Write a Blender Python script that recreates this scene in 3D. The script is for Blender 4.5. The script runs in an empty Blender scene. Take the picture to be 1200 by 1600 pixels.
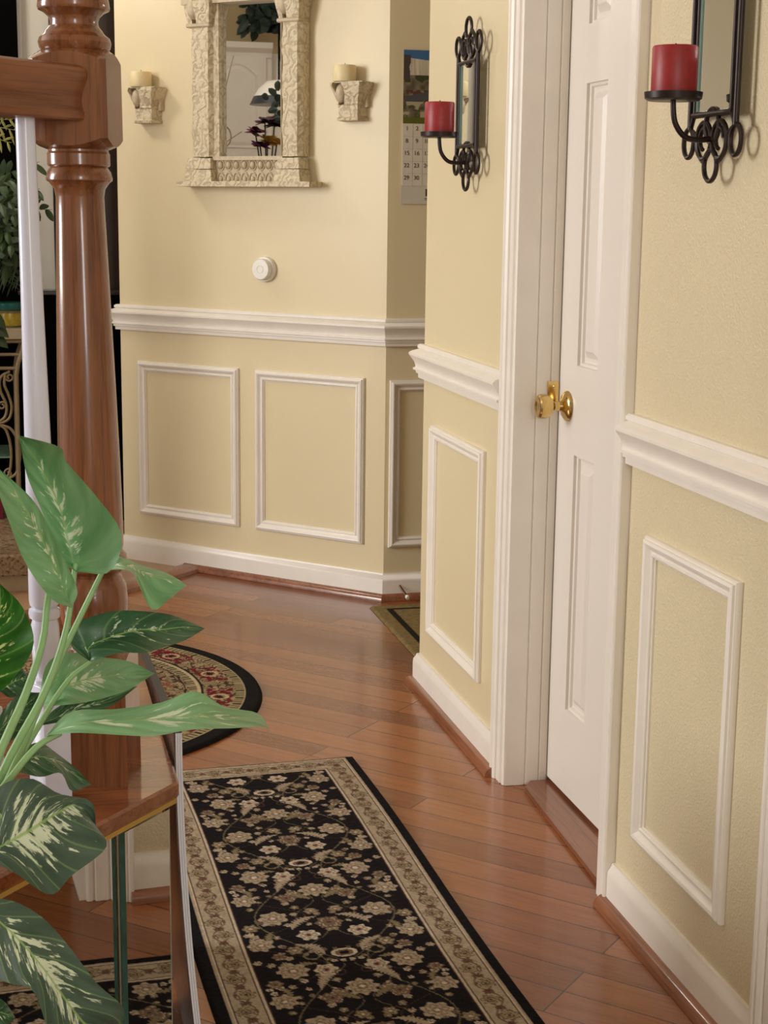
import bpy, bmesh, math, random
import numpy as np
from mathutils import Vector, Matrix
random.seed(7); np.random.seed(7)
SC = bpy.context.scene
COL = SC.collection
# ------------------------------------------------------------------ camera
F, YAW, PITCH, ROLL, H = 2457.5, .2385, .1911, .012, 1.22
fw = Vector((math.sin(YAW)*math.cos(PITCH), math.cos(YAW)*math.cos(PITCH), -math.sin(PITCH)))
rt = Vector((math.cos(YAW), -math.sin(YAW), 0)); up = rt.cross(fw)
cr, sr = math.cos(ROLL), math.sin(ROLL)
CR = cr*rt + sr*up; CU = -sr*rt + cr*up
CP = Vector((0, 0, H))
cd = bpy.data.cameras.new('camera'); cam = bpy.data.objects.new('camera', cd); COL.objects.link(cam)
m = Matrix.Identity(4)
for i in range(3):
    m[i][0] = CR[i]; m[i][1] = CU[i]; m[i][2] = -fw[i]; m[i][3] = CP[i]
cam.matrix_world = m
cd.sensor_fit = 'VERTICAL'; cd.sensor_height = 24; cd.lens = F/1600*24; cd.clip_start = .02
SC.camera = cam
# ------------------------------------------------------------------ light, exposure
SC.view_settings.view_transform = 'Standard'; SC.view_settings.look = 'None'
SC.view_settings.gamma = 1; SC.view_settings.use_curve_mapping = False
SC.view_settings.exposure = 0.0
w = bpy.data.worlds.new('daylight'); SC.world = w; w.use_nodes = True
w.node_tree.nodes['Background'].inputs[0].default_value = (1.0, .965, .92, 1)
w.node_tree.nodes['Background'].inputs[1].default_value = .36
def area(name, loc, target, sx, sy, power, col):
    l = bpy.data.lights.new(name, 'AREA'); l.shape = 'RECTANGLE'; l.size = sx; l.size_y = sy
    l.energy = power; l.color = col
    o = bpy.data.objects.new(name, l); COL.objects.link(o); o.location = loc
    o.rotation_euler = (Vector(target)-Vector(loc)).to_track_quat('-Z', 'Y').to_euler()
    return o
area('window_light_left', (-3.4, 3.3, 1.75), (.9, 4.0, 1.15), 1.3, 1.5, 120, (1, .98, .955))
area('window_light_rear', (.25, -2.7, 1.75), (.45, 3.0, .9), .5, 1.7, 40, (1, .98, .96))
kl = bpy.data.lights.new('added_fill_light', 'POINT'); kl.energy = 15; kl.color = (1, .93, .82); kl.shadow_soft_size = .11
ko = bpy.data.objects.new('added_fill_light', kl); COL.objects.link(ko); ko.location = (-.28, 5.32, 2.12)  # unseen point light added to brighten the living room strip and white cabinet
# ------------------------------------------------------------------ helpers
def at(px, py, d):
    return CP + (CR*((px-600)/F) - CU*((py-800)/F) + fw)*d
class MB:
    def __init__(s): s.bm = bmesh.new(); s.uv = None
    def box(s, c, d, rz=0.0, tilt=None, bev=0.0):
        r = bmesh.ops.create_cube(s.bm, size=1); vs = r['verts']
        M = Matrix.Translation(c) @ Matrix.Rotation(rz, 4, 'Z')
        if tilt: M = M @ tilt
        for v in vs: v.co = M @ Vector((v.co.x*d[0], v.co.y*d[1], v.co.z*d[2]))
        if bev:
            es = list({e for v in vs for e in v.link_edges})
            bmesh.ops.bevel(s.bm, geom=es, offset=bev, segments=2, affect='EDGES', profile=.5)
        return s
    def tube(s, pts, r, n=8, closed=False, cap=True):
        pts = [Vector(p) for p in pts]; rs = r if isinstance(r, (list, tuple)) else [r]*len(pts)
        rings = []; N = len(pts); prev = None
        for i, p in enumerate(pts):
            if closed: t = pts[(i+1) % N]-pts[i-1]
            else: t = pts[min(i+1, N-1)]-pts[max(i-1, 0)]
            t.normalize()
            if prev is None:
                a = Vector((0, 0, 1)) if abs(t.z) < .9 else Vector((1, 0, 0))
                x = t.cross(a).normalized()
            else:
                x = (prev-t*prev.dot(t)).normalized()
            prev = x; y = t.cross(x)
            rings.append([s.bm.verts.new(p+(x*math.cos(k*2*math.pi/n)+y*math.sin(k*2*math.pi/n))*rs[i]) for k in range(n)])
        for i in range(N if closed else N-1):
            a, b = rings[i], rings[(i+1) % N]
            for k in range(n):
                s.bm.faces.new((a[k], a[(k+1) % n], b[(k+1) % n], b[k]))
        if cap and not closed:
            s.bm.faces.new(rings[0][::-1]); s.bm.faces.new(rings[-1])
        return s
    def lathe(s, prof, c=(0, 0, 0), n=28, M=None):
        rings = []
        T = Matrix.Translation(c) @ (M if M else Matrix.Identity(4))
        for r, z in prof:
            if r < 1e-5: rings.append([s.bm.verts.new(T @ Vector((0, 0, z)))])
            else: rings.append([s.bm.verts.new(T @ Vector((r*math.cos(k*2*math.pi/n), r*math.sin(k*2*math.pi/n), z))) for k in range(n)])
        for a, b in zip(rings, rings[1:]):
            for k in range(n):
                q = [a[k % len(a)], a[(k+1) % len(a)], b[(k+1) % len(b)], b[k % len(b)]]
                u = []
                for v in q:
                    if v not in u: u.append(v)
                if len(u) > 2: s.bm.faces.new(u)
        for g, rv in ((rings[0], True), (rings[-1], False)):
            if len(g) > 2: s.bm.faces.new(g[::-1] if rv else g)
        return s
    def ball(s, c, r, sc=(1, 1, 1), n=2):
        q = bmesh.ops.create_icosphere(s.bm, subdivisions=n, radius=r)
        for v in q['verts']: v.co = Vector((v.co.x*sc[0], v.co.y*sc[1], v.co.z*sc[2]))+Vector(c)
        return s
    def prism(s, poly, z0, z1):
        a = [s.bm.verts.new((x, y, z0)) for x, y in poly]; b = [s.bm.verts.new((x, y, z1)) for x, y in poly]
        n = len(poly)
        for k in range(n): s.bm.faces.new((a[k], a[(k+1) % n], b[(k+1) % n], b[k]))
        s.bm.faces.new(a[::-1]); s.bm.faces.new(b); return s
    def sweep(s, path, prof, side=1, closed_prof=True):
        """profile (out, z) swept along a plan path with mitred corners; out is to the left*side"""
        P = [Vector((p[0], p[1], 0)) for p in path]; N = len(P); rings = []
        for i in range(N):
            ns = []
            if i > 0: d = (P[i]-P[i-1]).normalized(); ns.append(Vector((-d.y, d.x, 0))*side)
            if i < N-1: d = (P[i+1]-P[i]).normalized(); ns.append(Vector((-d.y, d.x, 0))*side)
            if len(ns) == 2:
                b = (ns[0]+ns[1]).normalized(); b = b/max(.2, b.dot(ns[0]))
            else: b = ns[0]
            rings.append([s.bm.verts.new((P[i].x+b.x*o, P[i].y+b.y*o, z)) for o, z in prof])
        n = len(prof)
        for a, b in zip(rings, rings[1:]):
            for k in range(n if closed_prof else n-1):
                s.bm.faces.new((a[k], a[(k+1) % n], b[(k+1) % n], b[k]))
        s.bm.faces.new(rings[0]); s.bm.faces.new(rings[-1][::-1]); return s
    def loops(s, rings, close=False, cap=False):
        R = [[s.bm.verts.new(p) for p in r] for r in rings]
        for a, b in list(zip(R, R[1:]))+([(R[-1], R[0])] if close else []):
            n = len(a)
            for k in range(n): s.bm.faces.new((a[k], a[(k+1) % n], b[(k+1) % n], b[k]))
        if cap: s.bm.faces.new(R[0][::-1]); s.bm.faces.new(R[-1])
        return s
    def quad(s, pts): s.bm.faces.new([s.bm.verts.new(p) for p in pts]); return s
    def build(s, name, mat, parent=None, smooth=None, loc=None, norm=True):
        if norm: bmesh.ops.recalc_face_normals(s.bm, faces=s.bm.faces)
        me = bpy.data.meshes.new(name); s.bm.to_mesh(me); s.bm.free()
        if mat: me.materials.append(mat)
        if smooth is not None:
            for p in me.polygons: p.use_smooth = True
            me.set_sharp_from_angle(angle=math.radians(smooth))
        o = bpy.data.objects.new(name, me); COL.objects.link(o)
        if parent:
            o.parent = parent; o.matrix_parent_inverse = PM(parent).inverted()
        return o
def PM(o):
    M = o.matrix_basis.copy()
    if o.parent: M = PM(o.parent) @ o.matrix_parent_inverse @ M
    return M
def tag(o, label, cat, group=None):
    o['label'] = label; o['category'] = cat
    if group: o['group'] = group
    return o
def struct(o, label=None, cat=None):
    o['kind'] = 'structure'
    if label: o['label'] = label; o['category'] = cat
    return o
def empty(name, loc, label, cat, group=None, rz=0.0):
    o = bpy.data.objects.new(name, None); COL.objects.link(o); o.location = loc; o.rotation_euler = (0, 0, rz)
    o.empty_display_size = .05
    return tag(o, label, cat, group)
def copy_thing(root, M, label):
    r = root.copy(); COL.objects.link(r); r.matrix_basis = M; r['label'] = label
    def rec(o, p):
        for ch in [c for c in allobj if c.parent == o]:
            c = ch.copy(); COL.objects.link(c); c.parent = p; rec(ch, c)
    allobj = list(bpy.data.objects); rec(root, r)
    return r
def catmull(pts, n):
    P = [np.array(p, float) for p in pts]; P = [2*P[0]-P[1]]+P+[2*P[-1]-P[-2]]
    out = []; m_ = len(P)-3
    for i in range(n):
        t = i/(n-1)*m_; k = min(int(t), m_-1); u = t-k; a, b, c, d = P[k:k+4]
        out.append(.5*(2*b+(c-a)*u+(2*a-5*b+4*c-d)*u*u+(3*b-a-3*c+d)*u**3))
    return out
# ------------------------------------------------------------------ materials
def lin(r, g, b):
    f = lambda c: (c/255/12.92 if c/255 <= .04045 else ((c/255+.055)/1.055)**2.4)
    return (f(r), f(g), f(b), 1)
class NT:
    def __init__(s, name):
        s.m = bpy.data.materials.new(name); s.m.use_nodes = True; s.t = s.m.node_tree
        s.b = s.t.nodes['Principled BSDF']
    def n(s, typ, **kw):
        o = s.t.nodes.new(typ)
        for k, v in kw.items(): setattr(o, k, v)
        return o
    def link(s, a, b): s.t.links.new(a, b)
    def coord(s, which='Object', scale=(1, 1, 1), rot=(0, 0, 0)):
        tc = s.n('ShaderNodeTexCoord'); mp = s.n('ShaderNodeMapping')
        mp.inputs['Scale'].default_value = scale; mp.inputs['Rotation'].default_value = rot
        s.link(tc.outputs[which], mp.inputs[0]); return mp.outputs[0]
    def noise(s, vec, scale, detail=3, rough=.5, dist=0):
        o = s.n('ShaderNodeTexNoise'); s.link(vec, o.inputs['Vector'])
        o.inputs['Scale'].default_value = scale; o.inputs['Detail'].default_value = detail
        o.inputs['Roughness'].default_value = rough; o.inputs['Distortion'].default_value = dist
        return o.outputs['Fac']
    def ramp(s, fac, stops, interp='LINEAR'):
        o = s.n('ShaderNodeValToRGB'); o.color_ramp.interpolation = interp; s.link(fac, o.inputs[0])
        e = o.color_ramp.elements
        while len(e) < len(stops): e.new(.5)
        for k, (p, c) in enumerate(stops): e[k].position = p; e[k].color = c
        return o.outputs[0]
    def mix(s, fac, a, b, blend='MIX'):
        o = s.n('ShaderNodeMix', data_type='RGBA', blend_type=blend)
        for inp, v in ((o.inputs[0], fac), (o.inputs[6], a), (o.inputs[7], b)):
            if hasattr(v, 'is_linked'): s.link(v, inp)
            else: inp.default_value = v
        return o.outputs[2]
    def math(s, op, a, b=0.0, c=None):
        o = s.n('ShaderNodeMath', operation=op)
        for inp, v in zip(o.inputs, (a, b) if c is None else (a, b, c)):
            if hasattr(v, 'is_linked'): s.link(v, inp)
            else: inp.default_value = v
        return o.outputs[0]
    def bump(s, h, strength=.3, dist=.002):
        o = s.n('ShaderNodeBump'); o.inputs['Strength'].default_value = strength; o.inputs['Distance'].default_value = dist
        s.link(h, o.inputs['Height']); s.link(o.outputs[0], s.b.inputs['Normal'])
    def set(s, color=None, rough=None, metal=None, **kw):
        for k, v in (('Base Color', color), ('Roughness', rough), ('Metallic', metal)):
            if v is None: continue
            if hasattr(v, 'is_linked'): s.link(v, s.b.inputs[k])
            else: s.b.inputs[k].default_value = v
        for k, v in kw.items(): s.b.inputs[k.replace('_', ' ')].default_value = v
        return s.m
def plain(name, col, rough=.5, metal=0, var=.06, scale=14, bump=0, **kw):
    t = NT(name); v = t.coord()
    n = t.noise(v, scale, 4)
    dark = tuple(c*(1-var) for c in col[:3])+(1,); lite = tuple(min(1, c*(1+var)) for c in col[:3])+(1,)
    c = t.ramp(n, [(.3, dark), (.7, lite)])
    if bump: t.bump(t.noise(v, scale*18, 3), bump, .001)
    return t.set(c, rough, metal, **kw)
def mat_wall(name, col, bscale=260, bs=.25):
    t = NT(name); v = t.coord()
    c = t.ramp(t.noise(v, 2.2, 3), [(.3, tuple(x*.97 for x in col[:3])+(1,)), (.7, col)])
    t.bump(t.noise(v, bscale, 2, .6), bs, .0028)
    return t.set(c, .38, Specular_IOR_Level=.4)
CREAM = lin(226, 211, 173)
M_WALL = mat_wall('cream_paint', CREAM, 320, .07)
M_WALLT = mat_wall('cream_textured_paint', lin(222, 208, 174), 200, .7)
M_TRIM = plain('white_trim_paint', lin(238, 231, 220), .32, var=.025, bump=.05)
M_EDGE = plain('cream_trim_paint', lin(232, 222, 190), .35, var=.02)
M_CEIL = plain('ceiling_paint', lin(240, 236, 226), .8, var=.02)
def mat_wood(name, c0, c1, c2, axis='Z', rough=.22, scale=1.0, coat=.5, sat=None):
    t = NT(name)
    st = {'X': (.08, 1, 1), 'Y': (1, .08, 1), 'Z': (1, 1, .08)}[axis]
    v = t.coord('Object', tuple(x*scale for x in st))
    n1 = t.noise(v, 26, 6, .6, .6)
    v2 = t.coord('Object', tuple(x*scale*(1 if x == 1 else .4) for x in st))
    n2 = t.noise(v2, 170, 3, .7)
    c = t.ramp(n1, [(.28, c0), (.5, c1), (.74, c2)])
    g = t.ramp(n2, [(.36, (.35, .3, .28, 1)), (.5, (1, 1, 1, 1))])
    c = t.mix(.5, c, g, 'MULTIPLY')
    t.bump(n2, .06, .0006)
    return t.set(c, rough, 0, Coat_Weight=coat, Coat_Roughness=.08)
M_NEWEL = mat_wood('newel_oak', lin(94, 55, 32), lin(138, 86, 52), lin(164, 108, 69), 'Z', .22, 1.0, .35)
M_RAIL = mat_wood('rail_oak', lin(92, 52, 32), lin(132, 80, 48), lin(156, 102, 66), 'X', .4, 1.0, .15)
M_TREAD = mat_wood('tread_oak', lin(104, 56, 32), lin(138, 80, 48), lin(160, 100, 64), 'X', .16)
M_SHOE = mat_wood('shoe_oak', lin(112, 66, 42), lin(140, 86, 58), lin(160, 104, 74), 'Y', .3)
M_DARKWOOD = mat_wood('dark_walnut', lin(26, 12, 8), lin(42, 22, 14), lin(58, 32, 20), 'Z', .35)
M_RAW = plain('raw_wood_edge', lin(190, 148, 70), .6)
def mat_floor():
    t = NT('oak_floor')
    v = t.coord('Object', (1, 1, 1), (0, 0, math.radians(-135)))
    br = t.n('ShaderNodeTexBrick'); t.link(v, br.inputs['Vector'])
    br.offset = .37; br.offset_frequency = 3; br.squash = 1
    for k, val in (('Scale', 1), ('Mortar Size', .0011), ('Mortar Smooth', .1), ('Bias', 0), ('Brick Width', .95), ('Row Height', .076)):
        br.inputs[k].default_value = val
    br.inputs['Color1'].default_value = (0, 0, 0, 1); br.inputs['Color2'].default_value = (1, 1, 1, 1); br.inputs['Mortar'].default_value = (.5, .5, .5, 1)
    plank = t.ramp(br.outputs['Color'], [(0, lin(128, 73, 40)), (.5, lin(147, 87, 48)), (1, lin(163, 102, 59))])
    vg = t.coord('Object', (1, 1, 1), (0, 0, math.radians(-135)))
    mp = t.n('ShaderNodeMapping'); mp.inputs['Scale'].default_value = (.07, 1, 1); t.link(vg, mp.inputs[0])
    off = t.n('ShaderNodeVectorMath', operation='MULTIPLY_ADD'); t.link(br.outputs['Color'], off.inputs[0]); off.inputs[1].default_value = (3, 7, 5); t.link(mp.outputs[0], off.inputs[2])
    g1 = t.noise(off.outputs[0], 38, 5, .6, .8); g2 = t.noise(off.outputs[0], 210, 3, .6)
    c = t.mix(.5, plank, t.ramp(g1, [(.3, (.62, .55, .5, 1)), (.65, (1.0, 1.0, 1.0, 1))]), 'MULTIPLY')
    c = t.mix(.35, c, t.ramp(g2, [(.36, (.55, .48, .42, 1)), (.5, (1, 1, 1, 1))]), 'MULTIPLY')
    c = t.mix(br.outputs['Fac'], c, lin(50, 24, 14))
    hh = t.math('SUBTRACT', 1, br.outputs['Fac'])
    t.bump(hh, .5, .0012)
    r = t.ramp(g1, [(.3, (.27, .27, .27, 1)), (.7, (.2, .2, .2, 1))])
    return t.set(c, r, 0, Coat_Weight=.25, Coat_Roughness=.1)
M_FLOOR = mat_floor()
M_TILE = plain('pale_laminate', lin(176, 140, 108), .35, var=.12, scale=9)
M_IRON = plain('dark_bronze_iron', lin(40, 27, 25), .38, .4, var=.2, scale=60)
M_MIRROR = NT('mirror_silver').set((.86, .88, .88, 1), .015, 1.0)
M_RED = plain('red_wax', lin(150, 34, 36), .42, var=.12, scale=90, bump=.1, Subsurface_Weight=.15)
M_CANDLE = plain('ivory_wax', lin(232, 216, 168), .45, var=.05, Subsurface_Weight=.2)
M_BRASS = plain('polished_brass', lin(214, 184, 120), .16, 1.0, var=.08, scale=30)
M_PLASTIC = plain('white_plastic', lin(240, 238, 228), .35, var=.01)
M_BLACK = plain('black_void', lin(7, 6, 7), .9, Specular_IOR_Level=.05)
def mat_stone(name, col, dark, sc=38):
    t = NT(name); v = t.coord()
    vo = t.n('ShaderNodeTexWave', wave_type='RINGS'); t.link(v, vo.inputs['Vector'])
    vo.inputs['Scale'].default_value = sc*.55; vo.inputs['Distortion'].default_value = 14; vo.inputs['Detail'].default_value = 3; vo.inputs['Detail Scale'].default_value = 2.2
    n = t.noise(v, sc*3, 4)
    hgt = t.math('MULTIPLY_ADD', n, .6, vo.outputs['Fac'])
    c = t.ramp(hgt, [(.35, dark), (.62, col), (1, tuple(min(1, x*1.12) for x in col[:3])+(1,))])
    t.bump(hgt, .6, .003)
    return t.set(c, .6)
M_STONE = mat_stone('carved_stone', lin(206, 192, 162), lin(186, 170, 138), 24)
M_STONE2 = plain('smooth_stone', lin(196, 180, 150), .5, var=.12, scale=70, bump=.3)
def mat_attr(name, rough=.95, fib=True, spec=.1):
    t = NT(name); a = t.n('ShaderNodeAttribute', attribute_name='Col'); v = t.coord()
    c = a.outputs['Color']
    if fib:
        n = t.noise(v, 900, 2)
        c = t.mix(.5, c, t.ramp(n, [(.3, (.5, .5, .5, 1)), (.7, (1.25, 1.25, 1.25, 1))]), 'MULTIPLY')
        t.bump(n, .6, .002)
    return t.set(c, rough, 0, Specular_IOR_Level=spec)
M_RUG = mat_attr('woven_rug'); M_PRINT = mat_attr('printed_paper', .35, False, .4)
def mat_leaf(name, base, dark, spot, amount, stretch=1.0, lightvein=None):
    t = NT(name); uv = t.n('ShaderNodeUVMap', uv_map='UVMap')
    sp = t.n('ShaderNodeSeparateXYZ'); t.link(uv.outputs[0], sp.inputs[0])
    u = t.math('SUBTRACT', sp.outputs[0], .5); au = t.math('ABSOLUTE', u)
    vv = t.math('SUBTRACT', sp.outputs[1], t.math('MULTIPLY', au, .55))       # runs along the side veins
    cb = t.n('ShaderNodeCombineXYZ'); t.link(t.math('MULTIPLY', u, 5.0), cb.inputs[0]); t.link(t.math('MULTIPLY', vv, 19*stretch), cb.inputs[1])
    oi = t.n('ShaderNodeObjectInfo'); t.link(t.math('MULTIPLY', oi.outputs['Random'], 40), cb.inputs[2])
    n = t.noise(cb.outputs[0], 1.0, 6, .62)
    fall = t.math('MULTIPLY_ADD', au, -.42, amount)
    edge = t.math('MULTIPLY_ADD', t.math('ABSOLUTE', t.math('SUBTRACT', sp.outputs[1], .48)), -.22, fall)
    mask = t.math('ADD', n, edge)
    mk = t.ramp(mask, [(.585, (0, 0, 0, 1)), (.625, (1, 1, 1, 1))])
    ng = t.noise(cb.outputs[0], .45, 2)
    c = t.ramp(ng, [(.3, dark), (.7, base)])
    c = t.mix(mk, c, spot)
    rib = t.ramp(au, [(.008, (1, 1, 1, 1)), (.022, (0, 0, 0, 1))])
    c = t.mix(t.math('MULTIPLY', rib, .8), c, lightvein or lin(150, 188, 110))
    wv = t.n('ShaderNodeTexWave', wave_type='BANDS', bands_direction='Y'); t.link(cb.outputs[0], wv.inputs['Vector']); wv.inputs['Scale'].default_value = .09
    wv.inputs['Distortion'].default_value = 1.0
    sv = t.ramp(wv.outputs['Fac'], [(.965, (0, 0, 0, 1)), (.995, (1, 1, 1, 1))])
    c = t.mix(t.math('MULTIPLY', sv, .35), c, lin(140, 180, 110))
    t.bump(wv.outputs['Fac'], .25, .004)
    return t.set(c, .42, 0, Specular_IOR_Level=.45)
M_LEAFA = mat_leaf('leaf_light_green', lin(138, 188, 138), lin(106, 160, 108), lin(218, 232, 204), .105)
M_LEAFB = mat_leaf('leaf_dark_green', lin(66, 112, 76), lin(44, 86, 56), lin(224, 236, 208), .085)
M_LEAFC = mat_leaf('leaf_grey_green', lin(80, 104, 90), lin(62, 86, 72), lin(216, 230, 204), .15, 1.3)
M_LEAFD = mat_leaf('leaf_bright_green', lin(50, 124, 36), lin(24, 84, 20), lin(205, 230, 150), .10)
M_STEM = plain('plastic_stem', lin(152, 196, 136), .45, var=.1, scale=40)
M_IVY = plain('ivy_green', lin(40, 56, 48), .6, var=.3, scale=30)
M_FERN = plain('fern_green', lin(44, 66, 26), .5, var=.35, scale=20)
M_FROND = plain('frond_yellow_green', lin(110, 108, 36), .5, var=.35, scale=20)
M_RACK = plain('cream_iron', lin(150, 132, 100), .45, .1, var=.12, scale=40)
# ------------------------------------------------------------------ the setting
XD, YH = 1.0244, 4.7077
AB = math.pi/4-.0013; sB, cB = math.sin(AB), math.cos(AB); DB = 4.1415
def BW(t, o, z=0.0):       # back wall: t along it, o out from it
    d = DB-o
    return Vector((d*sB+t*cB, d*cB-t*sB, z))
T0, T1 = -3.577, (lambda: 0)()
c0 = BW(T0, 0)
# inner corner with the hall wall
tt = (DB*cB-YH)/sB; cBH = BW(tt, 0)
CEIL = 2.55
floor = MB().quad([(-4, -3, 0), (4, -3, 0), (4, 9, 0), (-4, 9, 0)]).build('floor', M_FLOOR); struct(floor)
sad0 = Vector((.614, 5.253)); sad1 = Vector((-1.2, 3.439))
dS = Vector((-.7071, -.7071)); nS = Vector((-.7071, .7071))
q0 = sad0+nS*.03; q1 = sad0+dS*2.0+nS*.03
tile = MB().prism([(q0.x, q0.y), (q0.x+.5, q0.y+.55), (q0.x+.3, 9), (-3.9, 9), (q1.x, q1.y)], .0005, .004).build('floor', M_TILE); struct(tile)
ceil = MB().box((0, 3, CEIL+.05), (8, 12, .1)).build('ceiling', M_CEIL); struct(ceil)
def wallbox(name, poly, z0, z1, mat):
    return struct(MB().prism(poly, z0, z1).build(name, mat))
WT = .115
J0, J1 = 2.512, 3.058      # closet door opening
YC = 3.805                 # end of the middle wall
NJ = 1.885                 # where the near wall meets the next casing
wallbox('wall_middle', [(XD, J1+.01), (XD+WT, J1+.01), (XD+WT, YC), (XD, YC)], 0, CEIL, M_WALL)
wallbox('wall_right', [(XD, NJ-.06), (XD+WT, NJ-.06), (XD+WT, J0-.01), (XD, J0-.01)], 0, CEIL, M_WALLT)
wallbox('wall_header', [(XD, J0-.01), (XD+WT, J0-.01), (XD+WT, J1+.01), (XD, J1+.01)], 1.93, CEIL, M_WALL)
wallbox('wall_hall', [(cBH.x, cBH.y), (3.2, YH), (3.2, YH+.12), (cBH.x+.05, YH+.12)], 0, CEIL, M_WALL)
e0 = BW(T0, -.12); e1 = BW(tt, -.12)
wallbox('wall_back', [(c0.x, c0.y), (cBH.x, cBH.y), (cBH.x+.05, YH+.12), (e0.x, e0.y)], 0, CEIL, M_WALL)
wallbox('wall_entry', [(XD+WT, YC), (3.2, YC), (3.2, YC-.1), (XD+WT, YC-.1)], 0, CEIL, M_WALL)
wallbox('wall_closet', [(XD+WT+.5, 1.2), (XD+WT+.6, 1.2), (XD+WT+.6, YC-.1), (XD+WT+.5, YC-.1)], 0, CEIL, M_WALL)
wallbox('wall_left_blocker', [(-.85, -2.8), (-.75, -2.8), (-.75, .9), (-.85, .9)], 0, CEIL, M_WALL)  # unseen wall added to keep left daylight off the near end
wallbox('wall_near', [(XD, -2.8), (XD+WT, -2.8), (XD+WT, .95), (XD, .95)], 0, CEIL, M_WALLT)
wallbox('wall_rear_header', [(XD, .95), (XD+WT, .95), (XD+WT, NJ-.06), (XD, NJ-.06)], 1.93, CEIL, M_WALL)
trim_n = [0]
def trim(mb, mat=None, smooth=20):
    trim_n[0] += 1
    return struct(mb.build('trim_%d' % trim_n[0], mat or M_TRIM, smooth=smooth))
RT, RB = .887, .802
RAIL = [(0, RT), (.010, RT), (.0145, RT-.004), (.0145, RT-.010), (.011, RT-.0125), (.027, RT-.0185), (.0325, RT-.023), (.0325, RT-.028), (.0275, RT-.035), (.021, RT-.045), (.0185, RT-.055), (.0185, RT-.0585), (.0235, RT-.0605), (.0235, RT-.065), (.017, RT-.0665), (.017, RT-.073), (.0125, RT-.0745), (.012, RB), (0, RB)]
BASE = [(0, .085), (.006, .085), (.008, .078), (.013, .07), (.014, .062), (.014, 0.0005), (0, .0005)]
QR = [(.014, .0005)]+[(.014+.019*math.cos(a), .0005+.021*math.sin(a)) for a in [i*math.pi/10 for i in range(6)]]
CO, CI = .077, .0          # casing band
fo = J1+CO-.004            # far casing outer edge
def sw(path, prof, side, mat=None): return trim(MB().sweep(path, prof, side), mat)
mid = [(XD, fo), (XD, YC), (XD+.6, YC)]
right = [(XD, J0-.063), (XD, NJ)]
back = [(e0.x, e0.y), (c0.x, c0.y), (cBH.x, cBH.y), (3.0, YH)]
sw(mid, RAIL, 1); sw(right, RAIL, -1); sw(back, RAIL, -1)
def bsw(name, path, side): return struct(MB().sweep(path, BASE, side).build(name, M_TRIM, smooth=40))
bsw('baseboard_middle', mid, 1); bsw('baseboard_right', right, -1); bsw('baseboard_back', back, -1)
sw([(XD, fo-.012), (XD, YC), (XD+.6, YC)], QR, 1, M_SHOE); sw([(XD, J0-.05), (XD, NJ)], QR, -1, M_SHOE)
qb = BW(-3.30, 0)
sw([(qb.x, qb.y), (cBH.x, cBH.y), (3.0, YH)], QR, -1, M_SHOE)
# panel mouldings: profile (inset, height off the wall)
PF = [(0, 0), (0, .007), (.002, .0105), (.0045, .0105), (.0055, .0145), (.010, .0165), (.0145, .0145), (.0185, .0095), (.0215, .007), (.024, .0062), (.0255, .009), (.0285, .0095), (.031, .0075), (.032, .004), (.034, .0035), (.034, 0)]
def frame(fn, a0, a1, z0, z1):
    mb = MB()
    mb.loops([[fn(a0+i, o, z0+i), fn(a1-i, o, z0+i), fn(a1-i, o, z1-i), fn(a0+i, o, z1-i)] for i, o in PF])
    return trim(mb)
fD = lambda y, o, z: Vector((XD-o, y, z)); fB = BW; fH = lambda x, o, z: Vector((x, YH-o, z))
frame(fD, 3.266, 3.701, .168, .697); frame(fD, 2.018, 2.358, .168, .697)
frame(fB, -3.499, -3.074, .171, .699); frame(fB, -3.006, -2.588, .171, .699); frame(fH, 1.158, 1.72, .169, .697)
# door casings and jambs
def casing(inner, sgn, name=None):   # inner edge y, sgn: away from the opening
    P = [(0, 0), (.0, .008), (.004, .010), (.010, .010), (.012, .007), (.0145, .007), (.017, .0125), (.03, .0115), (.038, .0125), (.0395, .0095), (.042, .0095), (.044, .015), (.050, .0185), (.055, .0175), (.057, .0155), (.060, .019), (.066, .0195), (.068, .017), (.068, 0)]
    if abs(sgn) > 1: P = [(a*.9, b) for a, b in P]
    s_ = 1 if sgn > 0 else -1
    mb = MB(); poly = [(XD-b, inner+s_*a) for a, b in P]; mb.prism(poly, .0008, 1.98)
    return mb
trim(casing(J1+.005, 1)); trim(casing(J0-.002, -2)); trim(casing(NJ-.062, 1))
DX = 1.111
jf = MB(); jf.prism([(XD-.0, J1+.01), (XD-.006, J1+.002), (XD+.036, J1), (XD+.038, J1+.003), (XD+.04, J1-.001), (XD+.066, J1-.003), (XD+.068, J1), (XD+.07, J1-.004), (DX-.001, J1-.004), (DX-.001, J1+.002), (XD+WT, J1+.004), (XD+WT, J1+.012)], .0008, 1.93)
jamb = trim(jf, smooth=20)
jn = MB(); jn.box(((XD+DX)/2+.01, J0-.004, .965), (DX-XD+.03, .012, 1.93)); trim(jn)
jn = MB(); jn.box((XD+.06, NJ-.068, .965), (.12, .012, 1.93)); trim(jn)
jn = MB(); jn.box((XD-.008, .95-.03, .965), (.016, .06, 1.93)); trim(jn)
jn = MB(); jn.box((XD+.055, (J0+J1)/2, 1.936), (.13, J1-J0+.02, .012)); trim(jn)
thr = MB(); thr.prism([(1.03, J0+.005), (1.15, J0+.005), (1.15, J1-.005), (1.075, J1-.005), (1.05, J1-.04)], .0006, .011); trim(thr, M_SHOE)
saddle = MB(); a_ = sad0-dS*.0
saddle.sweep([(sad0.x, sad0.y), (sad1.x, sad1.y)], [(-.045, .0005), (-.04, .012), (-.025, .018), (.0, .02), (.03, .018), (.045, .012), (.05, .0005)], 1)
trim(saddle, M_SHOE)
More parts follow.
